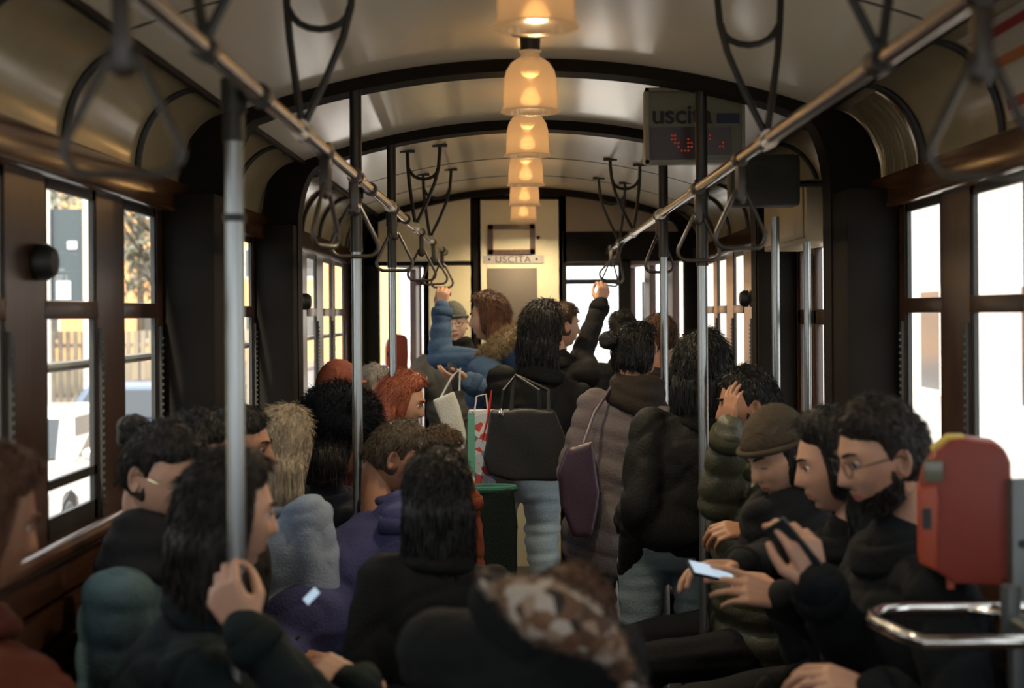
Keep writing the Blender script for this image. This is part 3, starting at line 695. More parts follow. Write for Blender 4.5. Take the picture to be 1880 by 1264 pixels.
m = MB(); m.box((-14.7, 34.05, GZ+0.5), (-6.35, 34.12, GZ+0.6)); m.box((-14.7, 34.05, GZ+1.7), (-6.35, 34.12, GZ+1.8)); m.build('rail', mat('fence_tan', (0.4, 0.33, 0.24)), e)
def tree(loc, h, cr, lab, seed, col=(0.22, 0.23, 0.14)):
    r = np.random.default_rng(seed); e = empty('street_tree', loc, lab, 'tree', 'bare winter trees outside')
    m = MB(); m.tube([(0, 0, 0), (0.05, 0, h*0.3), (0, 0.1, h*0.55), (0.05, 0, h*0.8)], [0.16, 0.13, 0.09, 0.04], 8)
    for k in range(16):
        a = r.uniform(0, 2*pi); z = h*r.uniform(0.3, 0.75); l = cr*r.uniform(0.5, 1.0)
        m.tube([(0, 0, z), (math.cos(a)*l*0.5, math.sin(a)*l*0.5, z + l*0.5), (math.cos(a)*l, math.sin(a)*l, z + l*1.0)], [0.05, 0.03, 0.01], 6)
    q = m.build('trunk', mat('bark', (0.10, 0.08, 0.06), 0.9), None); q.parent = e
    N = 2600; p = r.normal(size=(N, 3)); p /= np.linalg.norm(p, axis=1)[:, None]; p *= (r.uniform(0.15, 1, N)**0.5)[:, None] * np.array([cr, cr, h*0.36]); p[:, 2] += h*0.66
    d = r.normal(size=(N, 3)) * 0.13; d2 = r.normal(size=(N, 3)) * 0.10
    v = np.stack([p, p + d, p + d2], 1).reshape(-1, 3); f = [(3*i, 3*i+1, 3*i+2) for i in range(N)]
    m = MB(); m.add(v, f); q = m.build('foliage', mat('leaf_%d' % seed, col, 0.8, var=0.4, vscale=3), None, smooth=False); q.parent = e
TL = ['bare tree outside the left window beside the dark panel', 'sparse tree outside the second left window', 'far sparse tree further along the street', 'sparse tree behind the slat fence']
for k, (x, y, h, c_) in enumerate(((-10.5, 31, 7.5, 2.4), (-9.4, 37, 9, 2.8), (-12.5, 47, 9, 3), (-15, 40, 8, 2.6))): tree((x - 1.7*(k == 0), y - 0.5*(k == 0), GZ), h, c_, TL[k], 20+k, (0.20, 0.20, 0.155))
def building(loc, size, lab, colr, rows, cols, face, seed=1):
    """facade block; face = '-y' or '+-x': side carrying the windows"""
    e = empty('building', loc, lab, 'building'); sx, sy, sz = size
    wallm = mat('facade_' + lab.split()[0], colr, 0.85, var=0.06, vscale=0.5)
    m = MB(); m.box((0, 0, 0), (sx, sy, sz)); q = m.build('wall', wallm, None, smooth=False); q.parent = e
    gm = mat('facade_glass', (0.10, 0.10, 0.10), 0.15); fm = mat('facade_trim', tuple(min(1, c*1.1) for c in colr), 0.7)
    m = MB(); m.box((-0.25, -0.25, sz), (sx+0.25, sy+0.25, sz+0.3)); q = m.build('cornice', fm, None, smooth=False); q.parent = e
    W_ = sx if face == '-y' else sy
    for r in range(rows):
        for c in range(cols):
            u = W_*(c+0.5)/cols; z = 1.2 + r*3.1; w_ = 0.55
            if face == '-y': A = ((u-w_, -0.06, z), (u+w_, 0.02, z+1.6)); B = ((u-w_+0.08, -0.07, z+0.08), (u+w_-0.08, -0.05, z+1.52))
            elif face == '-x': A = ((-0.06, u-w_, z), (0.02, u+w_, z+1.6)); B = ((-0.07, u-w_+0.08, z+0.08), (-0.05, u+w_-0.08, z+1.52))
            else: A = ((sx-0.02, u-w_, z), (sx+0.06, u+w_, z+1.6)); B = ((sx+0.05, u-w_+0.08, z+0.08), (sx+0.07, u+w_-0.08, z+1.52))
            f = MB().box(*A).build('window', fm, None, smooth=False); f.parent = e
            g = MB().box(*B).build('pane', gm, None, smooth=False); g.parent = f
building((6.2, 6.0, GZ), (9, 26, 7.6), 'white street building close outside the right windows', (0.80, 0.74, 0.70), 2, 6, '-x')
building((7.2, 36, GZ), (9, 30, 10), 'cream street building farther along the right side', (0.78, 0.68, 0.56), 3, 8, '-x')
building((-25, 72, GZ), (18.2, 12, 12), 'ochre street building across the far left windows', (0.86, 0.46, 0.20), 3, 7, '-y')
building((-38, 10, GZ), (8, 60, 11), 'grey street building behind the trees on the left', (0.45, 0.42, 0.38), 3, 12, '+x')
# ---------------------------------------------------------------- people: tools
def V(*a): return Vector(a[0]) if len(a) == 1 else Vector(a)
def arr(mb): return np.array([tuple(p) for p in mb.v], float), list(mb.f)
def remesh(mb, voxel, smooth=4):
    """grow one continuous skin over overlapping primitives; returns vertices, faces, normals"""
    me = bpy.data.meshes.new('tmp'); me.from_pydata([tuple(map(float, p)) for p in mb.v], [], mb.f)
    o = bpy.data.objects.new('tmp', me); COL.objects.link(o)
    r = o.modifiers.new('r', 'REMESH'); r.mode = 'VOXEL'; r.voxel_size = voxel; r.adaptivity = 0
    if smooth:
        q = o.modifiers.new('s', 'SMOOTH'); q.factor = 0.5; q.iterations = smooth
    dg = bpy.context.evaluated_depsgraph_get(); dg.update()
    m2 = bpy.data.meshes.new_from_object(o.evaluated_get(dg))
    n = len(m2.vertices); v = np.empty(n*3); m2.vertices.foreach_get('co', v); v = v.reshape(-1, 3)
    nr = np.empty(n*3); m2.vertex_normals.foreach_get('vector', nr); nr = nr.reshape(-1, 3)
    f = [tuple(p.vertices) for p in m2.polygons]
    bpy.data.objects.remove(o); bpy.data.meshes.remove(me); bpy.data.meshes.remove(m2)
    return v, f, nr
def wob(p, fr, seed=0):
    """smooth pseudo noise in [-1, 1]"""
    r = np.random.default_rng(seed); s = np.zeros(len(p))
    for k in range(6):
        d = r.normal(size=3); d /= np.linalg.norm(d); s += np.sin(p @ d * fr * (0.6 + 0.9*r.random()) + r.random()*6.28 + 1.3*np.sin(p @ r.normal(size=3) * fr * 0.35))
    return s / 3.2

def frame(yaw, pitch=0.0, roll=0.0):
    """columns right, forward, up; yaw 0 looks along +y, positive yaw turns to -x; pitch > 0 looks down"""
    return np.array((Matrix.Rotation(yaw, 3, 'Z') @ Matrix.Rotation(-pitch, 3, 'X') @ Matrix.Rotation(roll, 3, 'Y')))

HEADV, HEADF = ico(5)
def head_shape(female=0.0, beard=0.0):
    d = HEADV.copy(); x, y, z = d[:, 0], d[:, 1], d[:, 2]
    p = np.stack([0.0765*x, 0.096*y, 0.116*z], 1)
    lo = np.clip(-z, 0, 1)
    p[:, 0] *= 1 - (0.30 + 0.05*female) * lo**1.3
    back = np.clip(-y, 0, 1); p[:, 1] += back * lo * 0.045
    front = np.clip(y, 0, 1)
    p[:, 1] -= 0.006*front**2
    p[:, 1] += 0.012*front*np.clip(lo-0.2, 0, 1)
    X, Z = p[:, 0], p[:, 2]; fm = np.clip((y - 0.15)/0.35, 0, 1)
    g = lambda a, s: np.exp(-(a/s)**2)
    nz = np.where(Z > -0.026, np.clip((0.026 - Z)/0.052, 0, 1), np.clip(1 - (-0.026 - Z)/0.012, 0, 1))
    p[:, 1] += fm * (0.027 - 0.004*female) * g(X, 0.0085 + 0.006*np.clip((0.01 - Z)/0.04, 0, 1)) * nz
    ax = np.abs(X)
    p[:, 1] -= fm * 0.0125 * g(ax - 0.031, 0.017) * g(Z - 0.012, 0.013)
    p[:, 1] += fm * 0.0055 * g(ax - 0.028, 0.022) * g(Z - 0.033, 0.008)
    p[:, 1] += fm * 0.0065 * g(ax - 0.031, 0.011) * g(Z - 0.011, 0.007)
    p[:, 1] += fm * 0.004 * g(ax - 0.042, 0.016) * g(Z + 0.022, 0.016)
    p[:, 1] += fm * 0.0075 * g(X, 0.021) * (g(Z + 0.050, 0.0055) + 1.05*g(Z + 0.063, 0.006))
    p[:, 1] -= fm * 0.003 * g(X, 0.026) * g(Z + 0.0565, 0.0022)
    p[:, 1] += fm * 0.010 * g(X, 0.020) * g(Z + 0.092, 0.014)
    p[:, 1] -= fm * 0.004 * g(X, 0.03) * g(Z + 0.077, 0.006)
    lips = (fm > 0.5) & (np.abs(X) < 0.024) & (np.abs(Z + 0.057) < 0.011 - 0.006*(np.abs(X)/0.024)**2)
    return p, lips
def ear(side):
    v, f = ico(3); x, y, z = v[:, 0], v[:, 1], v[:, 2]
    p = np.stack([0.0075*x + 0.0, 0.0165*y*(1 + 0.15*z), 0.031*z], 1)
    r = np.sqrt(y**2 + z**2); inner = np.exp(-(r/0.55)**2)
    out = (x > 0)
    p[:, 0] -= np.where(out, 0.010*inner, 0); p[:, 0] += np.where(out, 0.004*np.exp(-((r-0.85)/0.18)**2), 0)
    p[:, 1] -= 0.004*z
    a = math.radians(24); q = p.copy(); q[:, 0] = p[:, 0]*math.cos(a) - p[:, 1]*math.sin(a); q[:, 1] = p[:, 0]*math.sin(a) + p[:, 1]*math.cos(a)
    q[:, 0] *= side; q += np.array([side*0.076, -0.010, -0.006])
    return q, (f if side > 0 else [t[::-1] for t in f])
def tuft(centres, normals, n, length, width, seed, droop=0.3, spr=0.45):
    """n thin curved hair triangles rooted on given points"""
    r = np.random.default_rng(seed); i = r.integers(0, len(centres), n); c = centres[i] + r.normal(size=(n, 3))*0.003; nn = normals[i] + r.normal(size=(n, 3))*spr
    nn[:, 2] -= droop; nn /= np.linalg.norm(nn, axis=1)[:, None]; t = np.cross(nn, r.normal(size=(n, 3))); t /= np.linalg.norm(t, axis=1)[:, None]
    L = length * r.uniform(0.5, 1.2, n)[:, None]; a = c - t*width/2; b = c + t*width/2
    mid = c + nn*L*0.55; tip = c + nn*L + np.array([0, 0, -1.0])*L*droop*0.5
    v = np.stack([a, b, mid + t*width*0.35, mid - t*width*0.35, tip], 1).reshape(-1, 3)
    f = []
    for k in range(n): o = 5*k; f += [(o, o+1, o+2, o+3), (o+3, o+2, o+4)]
    return v, f

def hand_blob(wrist, u, nrm, side, curl=0.6, spread=0.10, thumb=0.5, s=1.0, curls=None):
    """palm and five jointed fingers; u = towards the fingers, nrm = out of the palm, side = +1 when the thumb is on u x nrm"""
    u = V(u).normalized(); nrm = V(nrm); nrm = (nrm - u*nrm.dot(u)).normalized(); t = u.cross(nrm).normalized() * side
    W = V(wrist); m = MB(); s_ = s
    kn = [W + u*0.090*s_ + t*0.030*s_, W + u*0.094*s_ + t*0.009*s_, W + u*0.089*s_ - t*0.012*s_, W + u*0.080*s_ - t*0.031*s_]
    base = [W + u*0.012*s_ + t*q*s_ for q in (0.016, 0.006, -0.006, -0.016)]
    for k in range(4): m.capsule(base[k], kn[k], 0.0135*s_, 0.0105*s_)
    for k in range(3): m.capsule((base[k]+base[k+1])/2, (kn[k]+kn[k+1])/2, 0.0135*s_, 0.0100*s_)
    m.capsule(W - u*0.03*s_, W + u*0.02*s_, 0.022*s_, 0.021*s_)
    m.capsule(W + u*0.02*s_ + t*0.022*s_ + nrm*0.006*s_, W + u*0.055*s_ + t*0.030*s_ + nrm*0.008*s_, 0.013*s_, 0.010*s_)
    ln = [(0.042, 0.026, 0.021), (0.046, 0.030, 0.022), (0.043, 0.028, 0.022), (0.034, 0.021, 0.019)]
    rr = [(0.0098, 0.0086, 0.0077, 0.0066), (0.0100, 0.0088, 0.0079, 0.0068), (0.0096, 0.0084, 0.0075, 0.0065), (0.0086, 0.0075, 0.0067, 0.0058)]
    sp = [spread, spread*0.25, -spread*0.45, -spread*1.1]; tips = []
    for k in range(4):
        c = (curls[k] if curls else curl); a = 0.0; p = kn[k]; d0 = (u*math.cos(sp[k]) + t*math.sin(sp[k])).normalized(); pts = [p]
        for j, (l, w_) in enumerate(zip(ln[k], (0.85, 1.15, 0.8))):
            a += c * w_; d = d0*math.cos(a) + nrm*math.sin(a); p = p + d*l*s_; pts.append(p)
        m.chain(pts, [q*s_ for q in rr[k]], n=12); tips.append(pts)
    tb = W + u*0.022*s_ + t*0.024*s_ + nrm*0.004*s_; d1 = (u*0.75 + t*(0.75 - 0.25*thumb) + nrm*(0.15 + 0.6*thumb)).normalized()
    d2 = (u*0.95 + t*(0.25 - 0.55*thumb) + nrm*(0.15 + 0.75*thumb)).normalized(); d3 = (u*0.95 - t*(0.35*thumb) + nrm*(0.1 + 0.8*thumb)).normalized()
    p1 = tb + d1*0.042*s_; p2 = p1 + d2*0.033*s_; p3 = p2 + d3*0.025*s_
    m.chain([tb, p1, p2, p3], [0.0140*s_, 0.0112*s_, 0.0098*s_, 0.0078*s_], n=12)
    return m, kn, tips, p3
def solve_elbow(a, b, L1, L2, hint):
    a, b = V(a), V(b); d = b - a; L = d.length; mx = (L1 + L2) * 0.995
    if L > mx: k = L/mx; L1 *= k; L2 *= k
    x = (L1*L1 - L2*L2 + L*L)/(2*L); h = math.sqrt(max(L1*L1 - x*x, 1e-6)); dn = d/L; hv = V(hint); hv = hv - dn*hv.dot(dn)
    if hv.length < 1e-4: hv = Vector((0, 0, -1)) - dn*dn.z*-1
    return a + dn*x + hv.normalized()*h

SKIN = {}
def skin_mat(key):
    cols = {'light': (0.48, 0.27, 0.18), 'warm': (0.32, 0.155, 0.09), 'tan': (0.25, 0.115, 0.06), 'pale': (0.72, 0.48, 0.36)}
    if key not in SKIN:
        m = mat('skin_' + key, cols[key], 0.5, bump=0.12, bscale=250, var=0.10, vscale=25)
        b = m.node_tree.nodes['Principled BSDF']; b.inputs['Subsurface Weight'].default_value = 0.12; b.inputs['Subsurface Radius'].default_value = (0.02, 0.008, 0.004)
        SKIN[key] = m
    return SKIN[key]
def hair_mat(key):
    cols = {'black': (0.006, 0.006, 0.006), 'dark': (0.014, 0.011, 0.009), 'brown': (0.055, 0.032, 0.018), 'red': (0.30, 0.085, 0.045), 'blonde': (0.30, 0.245, 0.175), 'greybrown': (0.06, 0.045, 0.03), 'grey': (0.32, 0.31, 0.30), 'auburn': (0.10, 0.045, 0.025)}
    return mat('hair_' + key, cols[key], 0.42, bump=0.9, bscale=90, var=0.35, vscale=40, stretch=(1, 1, 0.08), spec=0.3)
def cloth(name, col, rough=0.85, **k):
    if max(col) < 0.035: col = tuple(c*0.62 for c in col)
    k.setdefault('bump', 0.25); k.setdefault('bscale', 140); k.setdefault('var', 0.18); k.setdefault('vscale', 9)
    return mat('cloth_' + name, col, rough, spec=0.18 if rough > 0.6 else 0.45, **k)
M_LIPS = mat('lips', (0.42, 0.13, 0.10), 0.45); M_EYEW = mat('eye_white', (0.75, 0.72, 0.68), 0.2); M_IRIS = mat('eye_dark', (0.02, 0.012, 0.008), 0.1)

def person(label, head, body_yaw, head_yaw=None, pitch=0.1, roll=0.0, pose='stand', skin='light', hair='short', haircol='dark', jacket=('black', (0.012, 0.013, 0.014)),
           trousers=('dark', (0.015, 0.016, 0.02)), lean=(0, 0), puff=0.0, lh=None, rh=None, lel=None, rel=None, lhand=None, rhand=None, female=0.5, hat=None, hatcol=None,
           scarf=None, collar=True, size=1.0, hem=None, ears=True, beard=None, glasses=None, fat=1.0, detail=False, hairlen=0.3, hood=None, bun=None, tint=None, extra=None, shoes=True, group=None, elpL=None, elpR=None, hairdir=None, jr=0.85, jmetal=0.0, seatz=0.47, sleeve_stop=0.0, fold=1.0):
    """head = head centre in the world; hands lh / rh = wrist targets; lhand / rhand = dict(u, n, curl, thumb ...)"""
    hy = body_yaw if head_yaw is None else head_yaw
    Hc = np.array(head, float); s = size; B = frame(body_yaw); H = frame(hy, pitch, roll)
    Rv, Fv, Uv = (V(B[:, k]) for k in range(3)); h = V(Hc)
    base = h + V(H @ np.array([0, -0.035, -0.07]))*s
    neck = h + V((-Fv.x*0.035, -Fv.y*0.035, -0.20))*s
    lean3 = V((lean[0], lean[1], 0))
    pz = (seatz + 0.12) if pose == 'sit' else 0.93*s*min(1.0, (h.z/s)/1.56)
    pel = V((neck.x + lean3.x, neck.y + lean3.y, pz)); up = (neck - pel).normalized()
    chest = neck.lerp(pel, 0.36) + Fv*0.02*s; belly = neck.lerp(pel, 0.70) + Fv*0.015*s
    rt = (Rv - up*Rv.dot(up)).normalized(); fw = up.cross(rt)*-1 if up.cross(rt).dot(Fv) < 0 else up.cross(rt)
    R3 = np.array([rt[:], fw[:], up[:]]).T
    sw = (0.185 - 0.015*female)*s
    shL = neck - rt*sw - up*0.055*s; shR = neck + rt*sw - up*0.055*s
    if lh is None: lh = (pel - rt*0.10*s + Fv*0.26*s + V((0, 0, 0.10))) if pose == 'sit' else (shL - rt*0.07*s - V((0, 0, 0.52*s)))
    if rh is None: rh = (pel + rt*0.10*s + Fv*0.26*s + V((0, 0, 0.10))) if pose == 'sit' else (shR + rt*0.07*s - V((0, 0, 0.52*s)))
    lh, rh = V(lh), V(rh)
    eL = solve_elbow(shL, lh, 0.29*s, 0.26*s, lel if lel is not None else (-rt*0.35 - V((0, 0, 0.8)) - Fv)); eR = solve_elbow(shR, rh, 0.29*s, 0.26*s, rel if rel is not None else (rt*0.35 - V((0, 0, 0.8)) - Fv))
    if elpL is not None: eL = V(elpL)
    if elpR is not None: eR = V(elpR)
    hipL = pel - rt*0.095*s; hipR = pel + rt*0.095*s; legs = []
    for hp, sg in ((hipL, -1), (hipR, 1)):
        if pose == 'sit': kn_ = V(hp) + Fv*0.42*s + Rv*sg*0.05*s; kn_.z = seatz + 0.07; an = kn_ + Fv*0.04; an.z = 0.09
        else: kn_ = hp.lerp(V((pel.x + Rv.x*sg*0.11*s, pel.y + Rv.y*sg*0.11*s, 0.09)), 0.5) + Fv*0.03*s; kn_.z = 0.49*s*min(1, (h.z/s)/1.56); an = V((hp.x + Rv.x*sg*0.03*s, hp.y + Rv.y*sg*0.03*s, 0.09))
        legs.append((hp, kn_, an))
    root = empty('person', (pel.x, pel.y, 0.0), label, 'person', group)
    org = V((pel.x, pel.y, 0.0))
    # ---- body: limbs and trunk in one skin, with the modelled head and hands
    m = MB(); th = 0.9 if not detail else 0.9
    m.ell(chest, (0.125*s*th, 0.085*s*th, 0.16*s), R3); m.ell(belly, (0.11*s*th, 0.08*s*th, 0.15*s), R3); m.ell(pel, (0.13*s*th, 0.09*s*th, 0.11*s), R3)
    m.capsule(neck - up*0.06*s, base, 0.055*s, 0.050*s); m.capsule(shL, shR, 0.045*s, 0.045*s)
    for a, b, c in ((shL, eL, lh), (shR, eR, rh)): m.chain([a, b, c], [0.042*s, 0.035*s, 0.024*s])
    for a, b, c in legs: m.chain([a, b, c], [0.070*s, 0.047*s, 0.034*s]); m.capsule(c - V((0, 0, 0.04)), c + Fv*0.12*s - V((0, 0, 0.05)), 0.033*s, 0.027*s)
    bv, bf, _ = remesh(m, 0.016, 2)
    out = MB(); out.add(bv, bf, 0)
    hp, lips = head_shape(female); hp = hp*s
    hw = hp @ H.T + Hc; o0 = len(out.f); out.add(hw, HEADF, 0)
    lipv = lips
    for i, f in enumerate(HEADF):
        if lipv[f[0]] and lipv[f[1]] and lipv[f[2]]: out.m[o0 + i] = 1
    if ears:
        for sd in (-1, 1): v, f = ear(sd); out.add((v*s) @ H.T + Hc, f, 0)
    down = pitch > 0.35
    for sd in (-1, 1):
        v, f = ico(2); out.add((v*0.0115*s + np.array([sd*0.031, 0.0655 + (0.001 if not down else -0.003), 0.0115])*s) @ H.T + Hc, f, 2)
        if not down: out.add((v*np.array([0.0062, 0.0026, 0.0062])*s + np.array([sd*0.031, 0.0765, 0.0115])*s) @ H.T + Hc, f, 3)
        bw = MB(); pts = [Hc + H @ (np.array([sd*(0.014 + 0.034*t), 0.092 - 0.016*t*t - 0.004*t, 0.031 + 0.007*math.sin(t*2.6)])*s) for t in (0, .25, .5, .75, 1)]
        bw.tube(pts, [0.002*s, 0.004*s, 0.004*s, 0.003*s, 0.0015*s], 6); out.add(bw.v, bw.f, 4)
        ls = MB(); pts = [Hc + H @ (np.array([sd*(0.018 + 0.027*t), 0.0835 - 0.009*(2*t-1)**2, (0.0165 if not down else 0.008) - 0.003*(2*t-1)**2])*s) for t in (0, .25, .5, .75, 1)]
        ls.tube(pts, 0.0014*s, 6); out.add(ls.v, ls.f, 4)
    for wr, el, hd, sd in ((lh, eL, lhand, -1), (rh, eR, rhand, 1)):
        fd = (wr - el).normalized(); q = dict(u=fd, n=V((0, 0, -1)) - fd*0.01, curl=0.45, thumb=0.4)
        if pose == 'stand' and wr.z < neck.z - 0.2: q['n'] = (V(h) - wr); q['n'] = (pel - wr)
        if hd is False: continue
        if hd: q.update(hd)
        hm, kn_, tips, tt = hand_blob(wr, q['u'], q['n'], q.get('side', sd), q['curl'], q.get('spread', 0.1), q['thumb'], s*q.get('s', 1.0), q.get('curls'))
        v, f, _ = remesh(hm, 0.0034 if detail else 0.005, 2 if detail else 1); out.add(v, f, 0)
    hm_ = hair_mat(haircol)
    bo = out.build('body', [skin_mat(skin), M_LIPS, M_EYEW, M_IRIS, hm_], None, loc=org, angle=180); bo.parent = root; bo.location = (0, 0, 0)
    def child(nm, mb, mt, **k):
        k.setdefault('angle', 180); q = mb.build(nm, mt, None, loc=org, **k); q.parent = root; q.location = (0, 0, 0); return q
    # ---- trousers and shoes
    if trousers:
        m = MB(); m.ell(pel, (0.150*s*fat, 0.115*s*fat, 0.12*s), R3)
        for a, b, c in legs: m.chain([a, b, c + V((0, 0, 0.03))], [0.088*s, 0.066*s, 0.052*s])
        v, f, n = remesh(m, 0.013, 4); v = v + n * (0.0045*fold*wob(v*np.array([0.4, 0.4, 1.6]), 70, 3) + 0.002*fold*wob(v, 25, 4))[:, None]
        mm = MB(); mm.add(v, f); child('trousers', mm, cloth(*trousers))
    if shoes:
        for (a, b, c), nm in zip(legs, ('shoe', 'shoe')):
            m = MB(); m.capsule(c - V((0, 0, 0.045)) - Fv*0.03, c + Fv*0.15*s - V((0, 0, 0.052)), 0.044*s, 0.038*s); m.capsule(c - V((0, 0, 0.04)), c + V((0, 0, 0.03)), 0.045*s, 0.048*s)
            v, f, n = remesh(m, 0.012, 3); v[:, 2] = np.maximum(v[:, 2], 0.003); mm = MB(); mm.add(v, f); child(nm, mm, M_BLACK)
    # ---- jacket
    k = fat
    m = MB(); m.ell(chest, (0.182*s*k, 0.132*s*k, 0.20*s), R3); m.ell(belly, (0.170*s*k, 0.135*s*k, 0.17*s), R3)
    hemz = hem if hem is not None else 0.0
    m.ell(pel + up*(0.03 - hemz)*s, (0.182*s*k, 0.142*s*k, (0.13 + hemz*0.8)*s), R3)
    m.capsule(shL + rt*0.01, shR - rt*0.01, 0.072*s, 0.072*s); m.capsule(neck - up*0.07*s, neck + up*0.02*s, 0.095*s*min(k, 1.1), 0.072*s)
    ar = 0.060 + 0.012*(k - 1)*3 + puff*0.6
    for a, b, c in ((shL, eL, lh), (shR, eR, rh)):
        e_ = b + (c - b)*(1 - sleeve_stop) if sleeve_stop else c
        m.chain([a, b, e_], [(ar+0.012)*s, ar*s, (ar-0.016)*s])
    if extra: extra(m, dict(neck=neck, chest=chest, pel=pel, rt=rt, fw=fw, up=up, h=h, s=s, Fv=Fv))
    v, f, n = remesh(m, 0.0125 if not detail else 0.010, 4)
    dsp = 0.006*fold*wob(v*np.array([1, 1, 0.6]), 18, 11) + 0.003*fold*wob(v, 45, 12) - 0.007*fold*np.clip(1 - np.abs(wob(v*np.array([0.7, 0.7, 1.3]), 16, 31))*5, 0, 1) - 0.005*fold*np.clip(1 - np.abs(wob(v*np.array([1.2, 1.2, 0.7]), 24, 37))*5, 0, 1)
    if puff > 0:
        ph = (v @ np.array(up[:])) / 0.085 + 0.25*wob(v, 8, 5); dsp = dsp*0.5 + puff*(np.abs(np.sin(ph*pi))**0.6 - 0.6)
    v = v + n*dsp[:, None]
    mm = MB(); mm.add(v, f); child('jacket', mm, cloth(jacket[0], jacket[1], jr, metal=jmetal) if len(jacket) == 2 else jacket[2])
    for c, e_, on in ((lh, eL, lhand), (rh, eR, rhand)):
        d = (c - e_).normalized(); cu = MB(); cu.tube([c - d*0.045*s, c - d*0.02*s, c + d*0.004*s], [(ar-0.010)*s, (ar-0.008)*s, (ar-0.013)*s], 16); cu.tube([c - d*0.02*s, c + d*0.004*s], [(ar-0.020)*s, (ar-0.018)*s], 16)
        child('cuff', cu, cloth(jacket[0] + '_cuff', tuple(x*0.8 for x in jacket[1]), 0.9))
    if collar:
        cm = MB(); R = 0.088*s
        for t in range(2): cm.tube([neck + up*(-0.005 + 0.028*t)*s + rt*(R - 0.008*t)*math.cos(a)*1.05 + fw*((R - 0.008*t)*math.sin(a)) for a in [2*pi*q/24 for q in range(24)]], (0.024 - 0.004*t)*s, 8, closed=True)
        v, f, n = remesh(cm, 0.009, 3); mm = MB(); mm.add(v + n*(0.003*wob(v, 50, 2))[:, None], f); child('collar', mm, cloth(jacket[0] + '_collar', tuple(x*0.9 for x in jacket[1]), 0.9))
    if scarf:
        cm = MB(); R = 0.095*s
        for t, (rr_, zz) in enumerate(((0.044, -0.01), (0.040, 0.045), (0.036, 0.085))):
            if t == 2 and len(scarf) > 2: break
            cm.tube([neck + up*(zz + 0.012*math.sin(a*2+t))*s + rt*(R - 0.012*t)*math.cos(a) + fw*((R - 0.012*t)*math.sin(a) + 0.015*s) for a in [2*pi*q/24 for q in range(24)]], rr_*s, 10, closed=True)
        v, f, n = remesh(cm, 0.010, 2); mm = MB(); mm.add(v + n*(0.006*wob(v, 40, 9))[:, None], f); child('scarf', mm, cloth(scarf[0], scarf[1]))
    # ---- hair
    d = HEADV; x, y, z = d[:, 0], d[:, 1], d[:, 2]
    skull = np.stack([0.0765*x, 0.096*y, 0.116*z], 1)
    if hair and hair != 'none':
        long_ = hair in ('long', 'bob', 'bun')
        hl = 0.56 if not long_ else 0.66
        face = 1/(1 + np.exp(-(y - (0.18 + (0.0 if not long_ else 0.10)) - 0.12*np.clip(np.abs(x)-0.5, 0, 1))/0.05)) * 1/(1 + np.exp(-(hl + 0.10*np.cos(x*3) - z)/0.05))
        napez = -0.42 if not long_ else -0.62
        nape = 1/(1 + np.exp(-(napez - z)/0.06))
        earm = np.exp(-((y + 0.03)/0.20)**2 - ((z + 0.12)/0.30)**2) * (np.abs(x) > 0.7) * (0.0 if long_ else 1.0)
        mask = (1 - face)*(1 - nape)*(1 - np.clip(earm, 0, 1))
        thick = 0.006 if hat else {'short': 0.011, 'crop': 0.007, 'long': 0.020, 'bob': 0.022, 'bun': 0.014, 'curly': 0.030}[hair]
        top = 1 + 0.5*np.clip(z, 0, 1)
        sk = skull + d*(-0.012 + (0.012 + thick*top) * mask)[:, None]
        lock = 0.0022*np.sin(np.arctan2(y, x)*55 + 6*wob(d, 3, 8)) + 0.004*wob(d, 9, 21)
        if hair == 'curly': lock = 0.007*wob(d, 22, 5)
        sk = sk + d*(lock*mask)[:, None]
        hm = MB(); hm.add((sk*s) @ H.T + Hc, HEADF)
        sel = mask > 0.75
        if not hat and sel.any():
            pts_ = (sk[sel]*s) @ H.T + Hc; nn_ = d[sel]; tg = np.stack([nn_[:, 0]*0.3, nn_[:, 1]*0.3 - 0.25, -0.9 + 0*nn_[:, 0]], 1); tg = tg - nn_*(tg*nn_).sum(1)[:, None]; tg /= (np.linalg.norm(tg, axis=1)[:, None] + 1e-6)
            if hair in ('short', 'curly'): tg[:, 1] += 0.5*nn_[:, 2]
            dr_ = (tg + nn_*(0.09 if hair != 'curly' else 0.8)) @ H.T
            tv, tf = tuft(pts_, dr_, 3000, (0.022 if hair in ('short', 'curly', 'crop') else 0.035)*s*(0.5 if hair == 'crop' else 1), 0.0020, 17, 0.0, 0.2); hm.add(tv, tf)
        child('hair', hm, hm_)
        if hair in ('long', 'bob'):
            ln = hairlen*s; hmb = MB(); bd = V(H @ np.array([0, -1, 0])); rdx = V(H @ np.array([1, 0, 0])); upx = V(H @ np.array([0, 0, 1]))
            dn = V(hairdir) if hairdir else V((0, 0, -1))
            for q in range(9):
                a = -1.3 + 2.6*q/8; off = rdx*math.sin(a)*0.078*s + bd*math.cos(a)*0.085*s
                st = h + off*0.75 + upx*0.03*s; mid = h + off*1.12 + upx*(-0.06)*s; e1 = mid + dn*ln*0.5 + off*0.02; e2 = mid + dn*ln + off*0.02
                hmb.chain([st, mid, e1, e2], [0.028*s, 0.028*s, 0.026*s, 0.012*s], n=10)
            v, f, n = remesh(hmb, 0.008, 3); ang = (v - np.array(h[:])) @ np.array(rdx[:]); ang2 = (v - np.array(h[:])) @ np.array(bd[:])
            v = v + n*(0.0022*np.sin(ang*520 + 5*wob(v, 6, 4)) + 0.0022*np.sin(ang2*430 + 4*wob(v, 7, 1)))[:, None]
            mm = MB(); mm.add(v, f); tv, tf = tuft(v, n*0.06 + np.array([0, 0, -1.0]), 3500, 0.05*s, 0.002, 19, 0.0, 0.07); mm.add(tv, tf); child('long_hair', mm, hm_)
